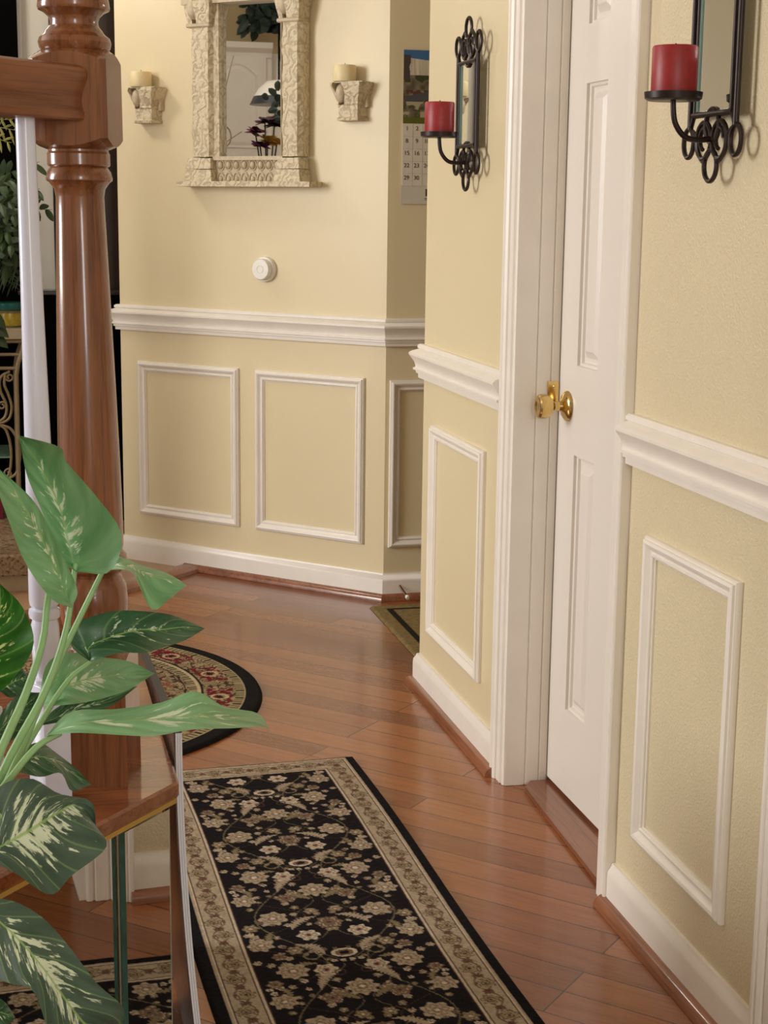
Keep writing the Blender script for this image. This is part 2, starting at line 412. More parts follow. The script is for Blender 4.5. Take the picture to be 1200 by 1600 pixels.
# the white six-panel closet door
def make_door():
    y0, y1, z0, z1 = J0+.006, J1-.006, .02, 1.925
    ys = [y0, y0+.097, y0+.207, y1-.207, y1-.097, y1]; zs = [z0, .2, .735, .915, 1.46, 1.57, 1.82, z1]
    mb = MB()
    for i in range(5):
        for j in range(7):
            a, b, c, d = ys[i], ys[i+1], zs[j], zs[j+1]
            if i in (1, 3) and j in (1, 3, 5):
                rg = []
                for ins, dep in ((0, 0), (.001, .006), (.006, .0075), (.008, .0125), (.0125, .0135), (.018, .0135), (.032, .0035), (.034, .003)):
                    rg.append([(DX+dep, a+ins, c+ins), (DX+dep, b-ins, c+ins), (DX+dep, b-ins, d-ins), (DX+dep, a+ins, d-ins)])
                mb.loops(rg); ins = .034; mb.quad([(DX+.003, a+ins, c+ins), (DX+.003, b-ins, c+ins), (DX+.003, b-ins, d-ins), (DX+.003, a+ins, d-ins)])
            else: mb.quad([(DX, a, c), (DX, b, c), (DX, b, d), (DX, a, d)])
    for q in ([(DX, y0, z0), (DX+.034, y0, z0), (DX+.034, y1, z0), (DX, y1, z0)], [(DX, y0, z1), (DX+.034, y0, z1), (DX+.034, y1, z1), (DX, y1, z1)], [(DX, y0, z0), (DX, y0, z1), (DX+.034, y0, z1), (DX+.034, y0, z0)], [(DX, y1, z0), (DX, y1, z1), (DX+.034, y1, z1), (DX+.034, y1, z0)], [(DX+.034, y0, z0), (DX+.034, y1, z0), (DX+.034, y1, z1), (DX+.034, y0, z1)]): mb.quad(q)
    bmesh.ops.remove_doubles(mb.bm, verts=mb.bm.verts, dist=.0002)
    t = NT('door_paint'); v = t.coord('Object', (1, 1, .12)); n = t.noise(v, 320, 3)
    t.bump(n, .3, .0007); M_DOOR = t.set(lin(233, 226, 216), .35)
    return struct(mb.build('door_1', M_DOOR))
door = make_door()
KM = Matrix.Rotation(-math.pi/2, 4, 'Y')    # lathe axis +z -> -x
kb = MB(); kb.lathe([(0, 0), (.030, 0), (.031, .002), (.0295, .005), (.024, .009), (.016, .012), (.011, .015), (.0095, .02)], (DX, 3.0, .829), 32, KM)
ros = kb.build('rosette', M_BRASS, door, 35)
kk = MB(); kk.lathe([(.0095, .016), (.0095, .03), (.013, .034), (.020, .038), (.0245, .048), (.0255, .056), (.0245, .062), (.0215, .065), (.012, .066), (.009, .0645), (0, .0645)], (DX, 3.0, .829), 32, KM)
kk.build('door_knob', M_BRASS, door, 35)
sp = MB(); sp.box((DX-.0135, J1-.0048, .845), (.024, .0022, .058)); sp.ball((DX-.012, J1-.006, .864), .0025); sp.build('strike_plate', M_BRASS, jamb)
# doorstop on the hall baseboard
ds = empty('door_stop', (1.195, YH-.014, .045), 'small spring door stop with white tip on the hall baseboard', 'door stop')
pts = []
for i in range(90):
    a = i*.9; tq = i/89; pts.append((1.195+.010*tq+.0035*math.cos(a), YH-.014-.052*tq, .045-.02*tq+.0035*math.sin(a)))
MB().tube(pts, .0011, 5).build('spring', plain('stop_metal', lin(140, 118, 90), .35, .8), ds, 60)
MB().lathe([(0, 0), (.006, 0), (.007, .004), (.006, .011), (0, .012)], (1.206, YH-.066, .024), 14, Matrix.Rotation(math.pi/2+.35, 4, 'X')).build('tip', M_PLASTIC, ds, 40)
# ------------------------------------------------------------------ rugs
C = lambda r, g, b: np.array(lin(r, g, b)[:3])
def color_grid(name, P, cols, mat, thick=None):
    ny, nx, _ = P.shape
    me = bpy.data.meshes.new(name)
    idx = np.arange(nx*ny).reshape(ny, nx)
    quads = np.stack([idx[:-1, :-1], idx[:-1, 1:], idx[1:, 1:], idx[1:, :-1]], -1).reshape(-1, 4)
    me.vertices.add(nx*ny); me.vertices.foreach_set('co', P.reshape(-1).astype(np.float32))
    me.loops.add(quads.size); me.loops.foreach_set('vertex_index', quads.reshape(-1).astype(np.int32))
    me.polygons.add(len(quads)); me.polygons.foreach_set('loop_start', (np.arange(len(quads))*4).astype(np.int32))
    me.update(calc_edges=True)
    at_ = me.color_attributes.new('Col', 'FLOAT_COLOR', 'POINT')
    c4 = np.concatenate([cols.reshape(-1, 3), np.ones((nx*ny, 1))], 1).astype(np.float32); at_.data.foreach_set('color', c4.reshape(-1))
    me.materials.append(mat); o = bpy.data.objects.new(name, me); COL.objects.link(o)
    return o
def vnoise(x, y, s, seed=0):
    r = np.random.RandomState(seed).rand(64, 64); x = x/s; y = y/s
    xi = np.floor(x).astype(int); yi = np.floor(y).astype(int); fx = x-xi; fy = y-yi
    fx = fx*fx*(3-2*fx); fy = fy*fy*(3-2*fy); g = lambda a, b: r[a % 64, b % 64]
    return (g(xi, yi)*(1-fx)+g(xi+1, yi)*fx)*(1-fy)+(g(xi, yi+1)*(1-fx)+g(xi+1, yi+1)*fx)*fy
BG = C(24, 20, 23); BEI = C(176, 158, 134); LBE = C(202, 186, 162); DBE = C(120, 98, 80); BRN = C(76, 52, 44); OLV = C(128, 114, 86)
def put(col, mk, c, a=1.0): col[mk] = col[mk]*(1-a)+c*a
def flower(col, u, v, cu, cv, R, n, kind, rot=0.0):
    dx, dy = u-cu, v-cv
    sel = (np.abs(dx) < R*1.4) & (np.abs(dy) < R*1.4)
    if not sel.any(): return
    r = np.hypot(dx, dy); th = np.arctan2(dy, dx)+rot
    Rm = R*(.92+.12*np.cos(n*th))
    main = [BEI, LBE, DBE, OLV][kind % 4]
    put(col, sel & (r < Rm), main*(.86+.14*np.cos(n*th[..., None]))[sel & (r < Rm)])
    put(col, sel & (r > Rm*.62) & (r < Rm*.70), DBE if kind % 4 < 2 else BEI)
    put(col, sel & (r < Rm*.36), DBE if kind % 2 == 0 else C(150, 116, 100)); put(col, sel & (r < Rm*.20), BRN if kind % 3 else LBE)
def leafm(col, u, v, cu, cv, L, W, ang, c):
    dx, dy = u-cu, v-cv; a = dx*math.cos(ang)+dy*math.sin(ang); b = -dx*math.sin(ang)+dy*math.cos(ang)
    b2 = b-.35*a*a/L
    put(col, (np.abs(a) < L) & (np.abs(b2) < W*(1-(a/L)**2)*(.8+.3*np.sin(a*900))), c)
def ring(col, u, v, cu, cv, R, w_, c, a0=-9, a1=9):
    r = np.hypot(u-cu, v-cv); th = np.arctan2(v-cv, u-cu); put(col, (np.abs(r-R) < w_) & (th > a0) & (th < a1), c)
def runner_cols(u, v, hw, Ln):
    col = np.zeros(u.shape+(3,))+BG; au = np.abs(u)
    # field, repeating every .37 m, mirrored about the long axis
    rep = .37; k0 = int((v.max())/rep)+2
    rs = np.random.RandomState(3)
    base_ = []
    for _ in range(75): base_.append((rs.uniform(.004, .15), rs.uniform(0, rep), rs.uniform(.0045, .008), rs.randint(5, 7), rs.randint(0, 4)))
    vloc = np.mod(v, rep)
    vine = np.abs(au-(.078+.045*np.sin(2*np.pi*v/rep+1)))<.0013; put(col, vine, OLV, .7)
    vine = np.abs(au-(.085-.05*np.sin(2*np.pi*v/rep*2+.5)))<.0011; put(col, vine, BRN)
    vine = np.abs(au-(.03+.022*np.sin(2*np.pi*v/rep*3)))<.0011; put(col, vine, OLV, .6)
    for bu, bv, R, n, kd in base_:
        for s_ in (0, rep, -rep): flower(col, au, vloc, bu, bv+s_, R, n, kd)
    for cu, cv, L, W, ang in ((.05, .05, .034, .010, .7), (.045, .15, .03, .010, -.8), (.052, .26, .036, .010, .9), (.03, .32, .026, .008, -.5), (.112, .10, .022, .007, 1.4), (.118, .29, .022, .007, -1.2), (.075, .205, .022, .007, .2)):
        for s_ in (0, rep, -rep): leafm(col, au, vloc, cu, cv+s_, L, W, ang, OLV if W < .009 else BEI*.85)
    for cu, cv, R, n, kd in ((.092, .03, .026, 7, 0), (.13, .125, .023, 7, 0), (.096, .225, .027, 8, 0), (.13, .32, .023, 7, 0), (.044, .105, .020, 6, 1), (.042, .232, .020, 6, 1), (.055, .325, .018, 6, 2), (.133, .262, .014, 6, 2), (.136, .06, .015, 6, 3), (0, .065, .024, 7, 2), (0, .30, .027, 8, 0), (.078, .155, .015, 6, 3), (.022, .015, .013, 6, 3), (.108, .172, .013, 6, 2)):
        for s_ in (0, rep, -rep): flower(col, au, vloc, cu, cv+s_, R, n, kd)
    for s_ in (0, rep, -rep):
        for R, c in ((.021, LBE), (.013, DBE)):
            r = np.hypot(au/1.5, vloc-.18-s_); put(col, np.abs(r-R*.6) < .0022, c)
        ring(col, au, vloc, .055, .18+s_, .013, .0015, OLV); ring(col, au, vloc, .022, .245+s_, .009, .0013, BRN)
    # border
    de = np.minimum(hw-au, np.minimum(v+.012, Ln-v))          # distance from the edge
    side = (hw-au) <= np.minimum(v+.012, Ln-v)
    s = np.where(side, v, u+1.0); d = de
    b = (d < .086)
    g = vnoise(u, v, .004, 2)[..., None]
    bc = np.zeros_like(col)+BEI*.95; bc = bc*(.86+.22*g)
    mdl = .053; per = .105
    ph = np.mod(s, per)/per
    wave = mdl+.013*np.sin(2*np.pi*s/per)
    put(bc, np.abs(d-wave) < .0017, DBE*.8)
    put(bc, np.abs(d-(mdl-.013*np.sin(2*np.pi*s/per))) < .0013, OLV*.9)
    for off, dd, R in ((.25, mdl-.005, .0165), (.75, mdl+.005, .0165), (.0, mdl, .0095), (.5, mdl, .0095)):
        cx = (np.mod(ph-off+.5, 1)-.5)*per; r = np.hypot(cx, d-dd); th = np.arctan2(d-dd, cx)
        Rm = R*(.9+.14*np.cos(7*th)); put(bc, (r < Rm) & (r > Rm*.84), DBE*.7); put(bc, r < Rm*.80, C(150, 132, 104) if R > .01 else C(112, 80, 66))
        put(bc, (r < Rm*.52) & (r > Rm*.40), BRN); put(bc, r < Rm*.2, BRN)
    put(bc, (d > .026) & (d < .0295), LBE); put(bc, (d > .0295) & (d < .0315), BRN)
    put(bc, (d > .0765) & (d < .079), BRN); put(bc, (d > .079) & (d < .084), LBE*.9); put(bc, (d > .084) & (d < .086), BRN)
    col = np.where(b[..., None], bc, col)
    col = np.where((d < .021)[..., None], BG*.8, col)
    return col*(.82+.3*vnoise(u, v, .0035, 5)[..., None])
def rug_object(name, P, col, bottom_z, label, cat, skirt):
    o = color_grid(name, P, col, M_RUG); tag(o, label, cat)
    return o
hw, Ln = .2415, 2.3; st = .0023
us = np.arange(-hw, hw+st/2, st); vs = np.arange(0, Ln+st/2, st)
U, V_ = np.meshgrid(us, vs); colr = runner_cols(U, V_, hw, Ln)
dv = Vector((.0275, -1.0)).normalized(); du = Vector((-dv.y, dv.x)); org = Vector((.4945, 3.283))
edge_d = np.minimum(hw-np.abs(U), np.minimum(V_, Ln-V_))
Z_ = .0012+.0075*np.clip(edge_d/.005, 0, 1)**.5+.0012*vnoise(U, V_, .006, 8)*(edge_d > .003)
wob = .004*np.sin(V_*5.0)
PX = org.x+du.x*(U+wob)+dv.x*V_; PY = org.y+du.y*(U+wob)+dv.y*V_
rug_object('runner_rug', np.stack([PX, PY, Z_], -1), colr, 0, 'long black and beige floral runner rug along the wood floor', 'rug', True)
# round rug
RC = (.0265, 3.875); RR = .5896
rr = np.linspace(0, 1, 190)*RR; th_ = np.linspace(0, 2*np.pi, 700)
Rg, Tg = np.meshgrid(rr, th_); xx = Rg*np.cos(Tg); yy = Rg*np.sin(Tg)
cc = np.zeros(Rg.shape+(3,))+C(158, 138, 106)
RED = C(120, 28, 42); DK = C(34, 26, 24)
nz = vnoise(xx, yy, .011, 11); nz2 = vnoise(xx+.3, yy, .009, 12)
put(cc, (np.abs(nz-.5) < .10), DK, .9); put(cc, (np.abs(nz2-.5) < .035), C(120, 96, 66))
tp = np.mod(Tg/(2*np.pi)*15, 1)-.5
put(cc, (Rg > .45) & (Rg < .515) & (np.abs(tp) < .34) & (nz2 > .38) & (np.abs(nz-.5) > .07), RED)
put(cc, (np.abs(np.hypot(tp*.2, Rg-.483)-.02) < .004), C(190, 172, 132)); put(cc, np.hypot(tp*.2, Rg-.483) < .008, DK)
put(cc, (Rg < .37) & (nz2 > .62), C(130, 60, 54), .7)
put(cc, (Rg > .405) & (Rg < .425), np.array(DK)); put(cc, (Rg > .405) & (Rg < .425) & (np.mod(Tg*30, 1) < .55), C(176, 158, 120))
put(cc, (Rg > .425) & (Rg < .436), C(190, 172, 136)); put(cc, (Rg > .436) & (Rg < .44), DK)
put(cc, (Rg > .395) & (Rg < .399), DK)
put(cc, (Rg > .524) & (Rg < .543), DK); put(cc, (Rg > .524) & (Rg < .543) & (np.mod(Tg*34, 1) < .62), C(168, 150, 112)); put(cc, (Rg > .543) & (Rg < .548), C(180, 162, 128)); put(cc, Rg > .548, C(26, 24, 24))
zz = .001+.010*np.clip((RR-Rg)/.008, 0, 1)**.5
rug_object('round_rug', np.stack([xx+RC[0], yy+RC[1], zz], -1), cc*(.8+.35*nz[..., None]), 0, 'round patterned rug with red motifs and black rim', 'rug', True)
# hall mat
xs = np.arange(1.078, 2.0, .004); ysm = np.arange(3.86, 4.612, .004); Xm, Ym = np.meshgrid(xs, ysm)
dm = np.minimum(np.minimum(Xm-1.078, 2.0-Xm), np.minimum(4.61-Ym, Ym-3.86))
cm = np.zeros(Xm.shape+(3,))+C(138, 118, 78); put(cm, (dm > .042) & (dm < .062), C(40, 36, 28))
hat = (np.mod(Xm*55, 1) < .5) ^ (np.mod(Ym*55, 1) < .5)
put(cm, (np.abs(Xm-1.33) < .14) & (np.abs(Ym-4.24) < .16) & hat & (dm > .12), C(60, 50, 36))
cm = cm*(.75+.45*vnoise(Xm, Ym, .006, 4)[..., None])
rug_object('entry_mat', np.stack([Xm, Ym, .0012+.006*np.clip(dm/.006, 0, 1)], -1), cm, 0, 'tan entry mat with dark inner border in the hall corner', 'rug', True)
# ------------------------------------------------------------------ back wall: carved mirror
mo = BW(-3.02, 0, 1.28)
mir = empty('wall_mirror', mo, 'tall rectangular mirror in a carved beige stone column frame', 'mirror')
def slab(mb, t0, t1, o0, o1, z0, z1, tt0=None, tt1=None, oo1=None):
    """box in wall coordinates, optional other t-range / depth at its top"""
    tt0 = t0 if tt0 is None else tt0; tt1 = t1 if tt1 is None else tt1; oo1 = o1 if oo1 is None else oo1
    a = [mb.bm.verts.new(BW(*q)) for q in ((t0, o0, z0), (t1, o0, z0), (t1, o1, z0), (t0, o1, z0))]
    b = [mb.bm.verts.new(BW(*q)) for q in ((tt0, o0, z1), (tt1, o0, z1), (tt1, oo1, z1), (tt0, oo1, z1))]
    for k in range(4): mb.bm.faces.new((a[k], a[(k+1) % 4], b[(k+1) % 4], b[k]))
    mb.bm.faces.new(a[::-1]); mb.bm.faces.new(b); return mb
def rough_up(o, amt, sz, sub=3):
    md = o.modifiers.new('cut', 'SUBSURF'); md.subdivision_type = 'SIMPLE'; md.levels = sub; md.render_levels = sub
    tx = bpy.data.textures.new('carving', 'CLOUDS'); tx.noise_scale = sz
    d = o.modifiers.new('carve', 'DISPLACE'); d.texture = tx; d.strength = amt; d.mid_level = .5; d.texture_coords = 'LOCAL'
MB_ = MB(); slab(MB_, -3.165, -2.895, .006, .02, 1.372, 1.84); MB_.build('mirror_glass', M_MIRROR, mir)
MB_ = MB(); slab(MB_, -3.19, -2.86, .001, .006, 1.30, 1.90); MB_.build('back_board', M_STONE2, mir)
def column(t0, t1, fl):
    mb = MB(); n = 10
    rings = []
    for i in range(n+1):
        f = i/n; z = 1.372+f*.40; e = .003*math.sin(i*2.1)
        a, b = t0-.000*f+fl*.004*f, t1+fl*.004*f
        rings.append([BW(a+e, .004, z), BW(a+e, .034, z), BW(a+.018+e*.5, .056, z), BW(b-.006, .056, z), BW(b+.004, .04, z), BW(b+.004, .004, z)])
    mb.loops(rings, cap=True); o = mb.build('column', M_STONE, mir, 30); rough_up(o, .006, .018, 2)
    mb = MB(); slab(mb, t0-.004, t1+.004, .004, .062, 1.77, 1.782); o = mb.build('collar', M_STONE2, mir); o.modifiers.new('b', 'BEVEL').width = .003
    mb = MB(); w2 = (t1-t0)
    slab(mb, t0+w2*.45, t1+.002, .004, .06, 1.782, 1.86, t0+w2*.35, t1+.014, .075)
    slab(mb, t0-.002, t0+w2*.16, .004, .05, 1.782, 1.86, t0-.02, t0+w2*.10, .06); slab(mb, t0, t1, .004, .03, 1.782, 1.86)
    o = mb.build('capital', M_STONE, mir); rough_up(o, .005, .02, 3)
    mb = MB(); mb.ball(BW(t0+w2*.24, .045, 1.826), .025, (1, 1, 1.3), 3); mb.build('capital_ball', M_STONE2, mir, 80)
    mb = MB(); slab(mb, t0-.012, t1+.012, .004, .068, 1.295, 1.333, t0-.005, t1+.005, .062); slab(mb, t0-.006, t1+.006, .004, .064, 1.335, 1.368, t0-.001, t1+.001, .058)
    o = mb.build('plinth', M_STONE, mir); rough_up(o, .003, .014, 3)
column(-3.228, -3.142, 0); column(-2.878, -2.802, 0)
MB_ = MB(); slab(MB_, -3.142, -3.118, .004, .04, 1.372, 1.84); o = MB_.build('side_strip', M_STONE, mir); rough_up(o, .003, .02, 3)
MB_ = MB(); slab(MB_, -3.15, -2.87, .004, .036, 1.296, 1.372); slab(MB_, -3.14, -2.87, .03, .046, 1.362, 1.374)
for k in range(8):
    t = -3.115+k*.0315
    for q in range(12):
        a = q/12*2*math.pi
    MB_.ball(BW(t, .037, 1.347), .0095, (1, 1, 1.35), 2)
    MB_.tube([BW(t+.0135*math.cos(a), .038, 1.347+.0165*math.sin(a)) for a in [j*2*math.pi/12 for j in range(12)]], .0022, 5, True)
    MB_.tube([BW(t+.014*math.cos(a), .038, 1.300+.024*math.sin(a)) for a in [j*math.pi/8 for j in range(9)]], .0028, 5)
    MB_.ball(BW(t, .036, 1.304), .008, (1, 1, 1.2), 2)
MB_.build('entablature', M_STONE2, mir, 50)
MB_ = MB(); slab(MB_, -3.268, -2.752, .001, .072, 1.280, 1.296); o = MB_.build('base_shelf', M_STONE, mir); rough_up(o, .004, .02, 3)
MB_ = MB(); slab(MB_, -3.25, -2.78, .001, .06, 1.84, 1.87); o = MB_.build('top_rail', M_STONE2, mir)
# candle corbels
def corbel(tc, zb, label):
    r = empty('candle_shelf', BW(tc, 0, zb), label, 'candle shelf', 'carved stone candle shelves beside the mirror')
    def ring_(z, w_, d, tl=0): return [BW(tc-w_, 0.001, z), BW(tc-w_, d, z), BW(tc+w_, d, z), BW(tc+w_, .001, z)]
    mb = MB()   # right (whole) side
    lv = [(0, .045, .044), (.008, .046, .046), (.012, .041, .040), (.044, .042, .042), (.049, .046, .046), (.054, .044, .045), (.08, .056, .055), (.098, .062, .061), (.103, .065, .063), (.112, .065, .063)]
    mb.loops([[BW(tc-(w_ if z < .045 else w_*.20), .001, zb+z), BW(tc-(w_*.82 if z < .045 else w_*.16-.005*math.sin(z*90)), d, zb+z), BW(tc+w_*.80, d, zb+z), BW(tc+w_, .001, zb+z)] for z, w_, d in lv], cap=True)
    o = mb.build('bracket', M_STONE, r); rough_up(o, .003, .012, 3)
    mb = MB(); mb.loops([[BW(tc-w_, .001, zb+z), BW(tc-w_*.92, d*.8, zb+z), BW(tc-w_*(.70+.05*math.sin(z*140)), d*.96, zb+z), BW(tc-w_*.72, .001, zb+z)] for z, w_, d in lv[3:]], cap=True)
    o = mb.build('side_scroll', M_STONE, r); rough_up(o, .003, .012, 3)
    mb = MB(); mb.ball(BW(tc-.026, .040, zb+.080), .0175, (1, 1, 1.65), 3); mb.build('ball', M_STONE2, r, 80)
    mb = MB(); slab(mb, tc-.052, tc+.052, .001, .018, zb+.04, zb+.112); mb.build('back_plate', M_STONE2, r)
    mb = MB(); slab(mb, tc-.03, tc+.060, .001, .060, zb+.1105, zb+.1135); mb.build('top_plate', M_STONE2, r)
    return r
corbel(-3.425, 1.482, 'carved stone candle shelf left of the mirror, nearest the newel post')
corbel(-2.632, 1.476, 'carved stone candle shelf right of the mirror, nearest the calendar')
for tc, zb, lb in ((-3.437, 1.596, 'ivory pillar candle on the stone shelf left of the mirror'), (-2.648, 1.590, 'ivory pillar candle on the stone shelf right of the mirror')):
    r = empty('pillar_candle', BW(tc, .037, zb), lb, 'candle', 'ivory candles beside the carved mirror')
    mb = MB(); mb.lathe([(0, 0), (.034, 0), (.035, .002), (.035, .045), (.033, .048), (.026, .046), (0, .043)], BW(tc, .037, zb), 36); mb.build('wax', M_CANDLE, r, 40)
    mb = MB(); mb.tube([BW(tc, .037, zb+.043), BW(tc+.001, .037, zb+.054)], .001, 6); mb.build('wick', M_BLACK, r)
# round dial
r = empty('wall_dial', BW(-2.965, 0, 1.023), 'round white wall dial on the cream wall below the mirror', 'dial')
nm = Vector((-sB, -cB, 0)); MN = nm.to_track_quat('Z', 'Y').to_matrix().to_4x4()
mb = MB(); mb.lathe([(0, 0), (.040, 0), (.040, .012), (.038, .015), (0, .015)], BW(-2.965, .0005, 1.023), 40, MN); mb.build('back_ring', M_PLASTIC, r, 35)
mb = MB(); mb.lathe([(0, .014), (.033, .014), (.034, .028), (.031, .033), (0, .034)], BW(-2.965, .0005, 1.023), 40, MN); mb.tube([BW(-2.965+.012*math.cos(a), .0345, 1.023+.012*math.sin(a)) for a in [i*math.pi/10 for i in range(20)]], .0008, 5, True); mb.build('knob', M_PLASTIC, r, 35)
# ------------------------------------------------------------------ calendar
cal = empty('wall_calendar', (1.28, YH, 1.69), 'wall calendar with waterfall photo hanging on the narrow hall wall', 'calendar')
xs = np.linspace(0, 1, 130); zs = np.linspace(0, 1, 170); U, V_ = np.meshgrid(xs, zs)   # v 0 bottom .. 1 top
sky = C(60, 106, 150); pc = np.zeros(U.shape+(3,))+C(120, 112, 92)
n1 = vnoise(U, V_, .07, 21); n2 = vnoise(U, V_, .03, 22); n3 = vnoise(U*1.0, V_*.12, .02, 23)
put(pc, V_ < .62, C(112, 104, 84)); pc[V_ < .62] = (np.array(C(150, 140, 116))*n1[..., None]+C(70, 62, 48)*(1-n1[..., None]))[V_ < .62]
put(pc, (V_ < .46) & (n2 > .52) & (V_ > .2), C(92, 58, 44)); put(pc, (np.abs(V_-(.3+.22*U)) < .06) & (n1 > .3), C(76, 78, 84)); put(pc, (V_ < .28) & (n2 > .6), C(70, 82, 40))
put(pc, (V_ < .30) & (n1 > .66), C(170, 160, 130)); put(pc, (V_ < .66) & (V_ > .56) & (n1 > .45), C(62, 66, 40))
fall = (V_ > .66) & (V_ < .9-.10*U); pc[fall] = (C(206, 196, 172)*(.7+.4*n3[..., None]))[fall]
put(pc, V_ >= .9-.10*U, sky); put(pc, (U < .08+.05*n1) & (V_ < .93) & (V_ > .6), C(76, 66, 60)); put(pc, V_ < .085, C(92, 96, 34))
cx0, cx1 = 1.187, 1.397
P = np.stack([cx0+U*(cx1-cx0), np.full(U.shape, YH-.006), 1.469+V_*.213], -1)
o = color_grid('picture_page', P, pc, M_PRINT); o.parent = cal; o.matrix_parent_inverse = PM(cal).inverted()
M_PAPER = plain('calendar_paper', lin(214, 206, 190), .6, var=.02); M_INK = plain('calendar_ink', lin(70, 64, 60), .7)
MB().box(((cx0+cx1)/2, YH-.004, 1.378), (cx1-cx0, .003, .184)).build('date_page', M_PAPER, cal)
MB().box(((cx0+cx1)/2-.001, YH-.002, 1.3755+.1), (cx1-cx0-.004, .002, .41)).build('backing', M_PAPER, cal)
mb = MB(); mb.box(((cx0+cx1)/2-.0015, YH-.0035, 1.261), (cx1-cx0+.004, .0015, .058)); mb.build('footer_card', plain('footer_paper', lin(206, 200, 184), .6, var=.02), cal)
lines = MB(); cw = .031; rh = .0362
for k in range(1, 7): lines.box((cx0+k*cw, YH-.0057, 1.378), (.0006, .0004, .183))
for k in range(1, 5): lines.box(((cx0+cx1)/2, YH-.0057, 1.469-k*rh-.002), (cx1-cx0, .0004, .0006))
lines.build('grid_lines', plain('grid_ink', lin(170, 162, 148), .7), cal)
def text_mesh(s, size, x, y, z, name, mat, parent):
    cu = bpy.data.curves.new('txt', 'FONT'); cu.body = s; cu.size = size; cu.align_x = 'CENTER'; cu.extrude = .0001
    o = bpy.data.objects.new('txt', cu); COL.objects.link(o)
    me = bpy.data.meshes.new_from_object(o.evaluated_get(bpy.context.evaluated_depsgraph_get())); bpy.data.objects.remove(o)
    me.materials.clear(); me.materials.append(mat)
    me.transform(Matrix.Translation((x, y, z)) @ Matrix.Rotation(math.pi/2, 4, 'X'))
    n = bpy.data.objects.new(name, me); COL.objects.link(n); n.parent = parent; n.matrix_parent_inverse = PM(parent).inverted(); return n
for rw in range(5):
    for cl in range(2 if rw == 4 else 7):
        d = rw*7+cl+1
        if d > 31: break
        text_mesh(str(d), .0175, cx0+.42*cw+cl*cw, YH-.0062, 1.469-rh*rw-.020, 'date_number', M_INK, cal)
mb = MB(); mb.box((1.275, YH-.0048, 1.266), (.028, .0006, .022)); mb.build('footer_photo', plain('photo_dark', lin(50, 40, 36), .5, var=.5, scale=120), cal)
mb = MB(); mb.box((1.275, YH-.0048, 1.249), (.034, .0005, .002)); mb.box((1.275, YH-.0048, 1.2445), (.030, .0005, .0015)); mb.build('footer_print', M_INK, cal)
# ------------------------------------------------------------------ iron wall sconces with red candles
def bez(pts, n=26): return [Vector(p) for p in catmull(pts, n)]
M_GLASSE = plain('green_glass_edge', lin(110, 140, 124), .1, var=.1)
def make_sconce(yc, zc, label):
    X0 = XD
    r = empty('candle_sconce', (X0, yc, zc), label, 'wall sconce', 'dark iron candle sconces with narrow mirrors')
    Xf = X0-.024
    L = lambda s, z, o=0.0: Vector((Xf-o, yc-s, zc+z))      # s grows towards the camera
    fr = MB(); rw = .0037
    def el(s, z, rs, rz, a0=0, a1=2*math.pi, n=22, rr_=rw):
        closed = abs(a1-a0-2*math.pi) < 1e-6
        fr.tube([L(s+rs*math.cos(a0+(a1-a0)*i/(n if closed else n-1)), z+rz*math.sin(a0+(a1-a0)*i/(n if closed else n-1))) for i in range(n)], rr_, 7, closed)
    HT, HB = .0985, -.079        # mirror top and bottom
    zt, zb = .135, -.118
    for q, zz_, sg in ((1, zt, 1), (-1, zb, -1)):
        for s in (-.078, .078): el(s, zz_, .017, .021)
        for s in (-.026, .026):
            el(s, zz_-.002*sg, .024, .026); fr.tube([L(s+(.013+.0*i)*math.cos(a), zz_-.004*sg+.015*math.sin(a)) for i, a in enumerate([j*math.pi/9 for j in range(14)])], .0034, 6)
        el(0, zz_+.034*sg, .021, .022); el(0, zz_-.022*sg, .022, .024)
        for s in (-.05, .05): fr.tube(bez([L(s*1.3, zz_-.016*sg), L(s*1.02, zz_-.006*sg), L(s*.9, zz_+.012*sg), L(s*.66, zz_+.024*sg), L(s*.4, zz_+.03*sg)], 12), .0036, 6)
    for s in (-.075, .075):
        fr.tube([L(s, zt-.02), L(s, zb+.02)], .0048, 8)
        fr.tube([L(s, zb+.02), L(s*.82, HB+.004)], .0040, 7); fr.tube([L(s, zt-.02), L(s*.82, HT-.004)], .0040, 7)
        fr.tube([L(s*.80, HT), L(s*.80, HB)], .0040, 8)
    fr.tube([L(-.066, HT), L(.066, HT)], .0048, 8); fr.tube([L(-.066, HB), L(.066, HB)], .0048, 8)
    for z in (HT-.012, HB+.012): fr.tube([(XD-.001, yc+.03, zc+z), L(-.03, z, -.006)], .003, 6)
    fr.build('frame', M_IRON, r, 50)
    g = MB(); g.box((Xf+.004, yc, zc+(HT+HB)/2), (.005, .106, HT-HB-.01)); g.build('mirror_glass', M_MIRROR, r)
    for s in (-.0545, .0545): MB().box((Xf+.003, yc-s, zc+(HT+HB)/2), (.007, .004, HT-HB-.01)).build('glass_edge', M_GLASSE, r)
    a = MB(); ox = .062
    a.tube(bez([L(0, zb+.004, .0), L(0, zb+.002, .02), L(0, zb+.006, .042), L(0, zb+.026, .058), L(0, zb+.055, ox), L(0, -.062, ox)], 26), .0043, 8)
    a.build('arm', M_IRON, r, 50)
    c = MB(); c.lathe([(0, -.062), (.036, -.063), (.0405, -.060), (.0415, -.051), (.0395, -.051), (.038, -.057), (0, -.057)], L(0, 0, ox), 36); c.build('candle_plate', M_IRON, r, 40)
    k = empty('pillar_candle', L(0, -.057, ox), '', 'candle', 'red candles on the iron sconces')
    w_ = MB(); w_.lathe([(0, 0), (.0318, 0), (.0325, .002), (.0325, .066), (.031, .069), (.026, .067), (0, .064)], L(0, -.0569, ox), 40); w_.build('wax', M_RED, k, 40)
    w_ = MB(); w_.tube([L(0, .006, ox), L(.001, .016, ox)], .001, 6); w_.build('wick', M_BLACK, k)
    return r, k
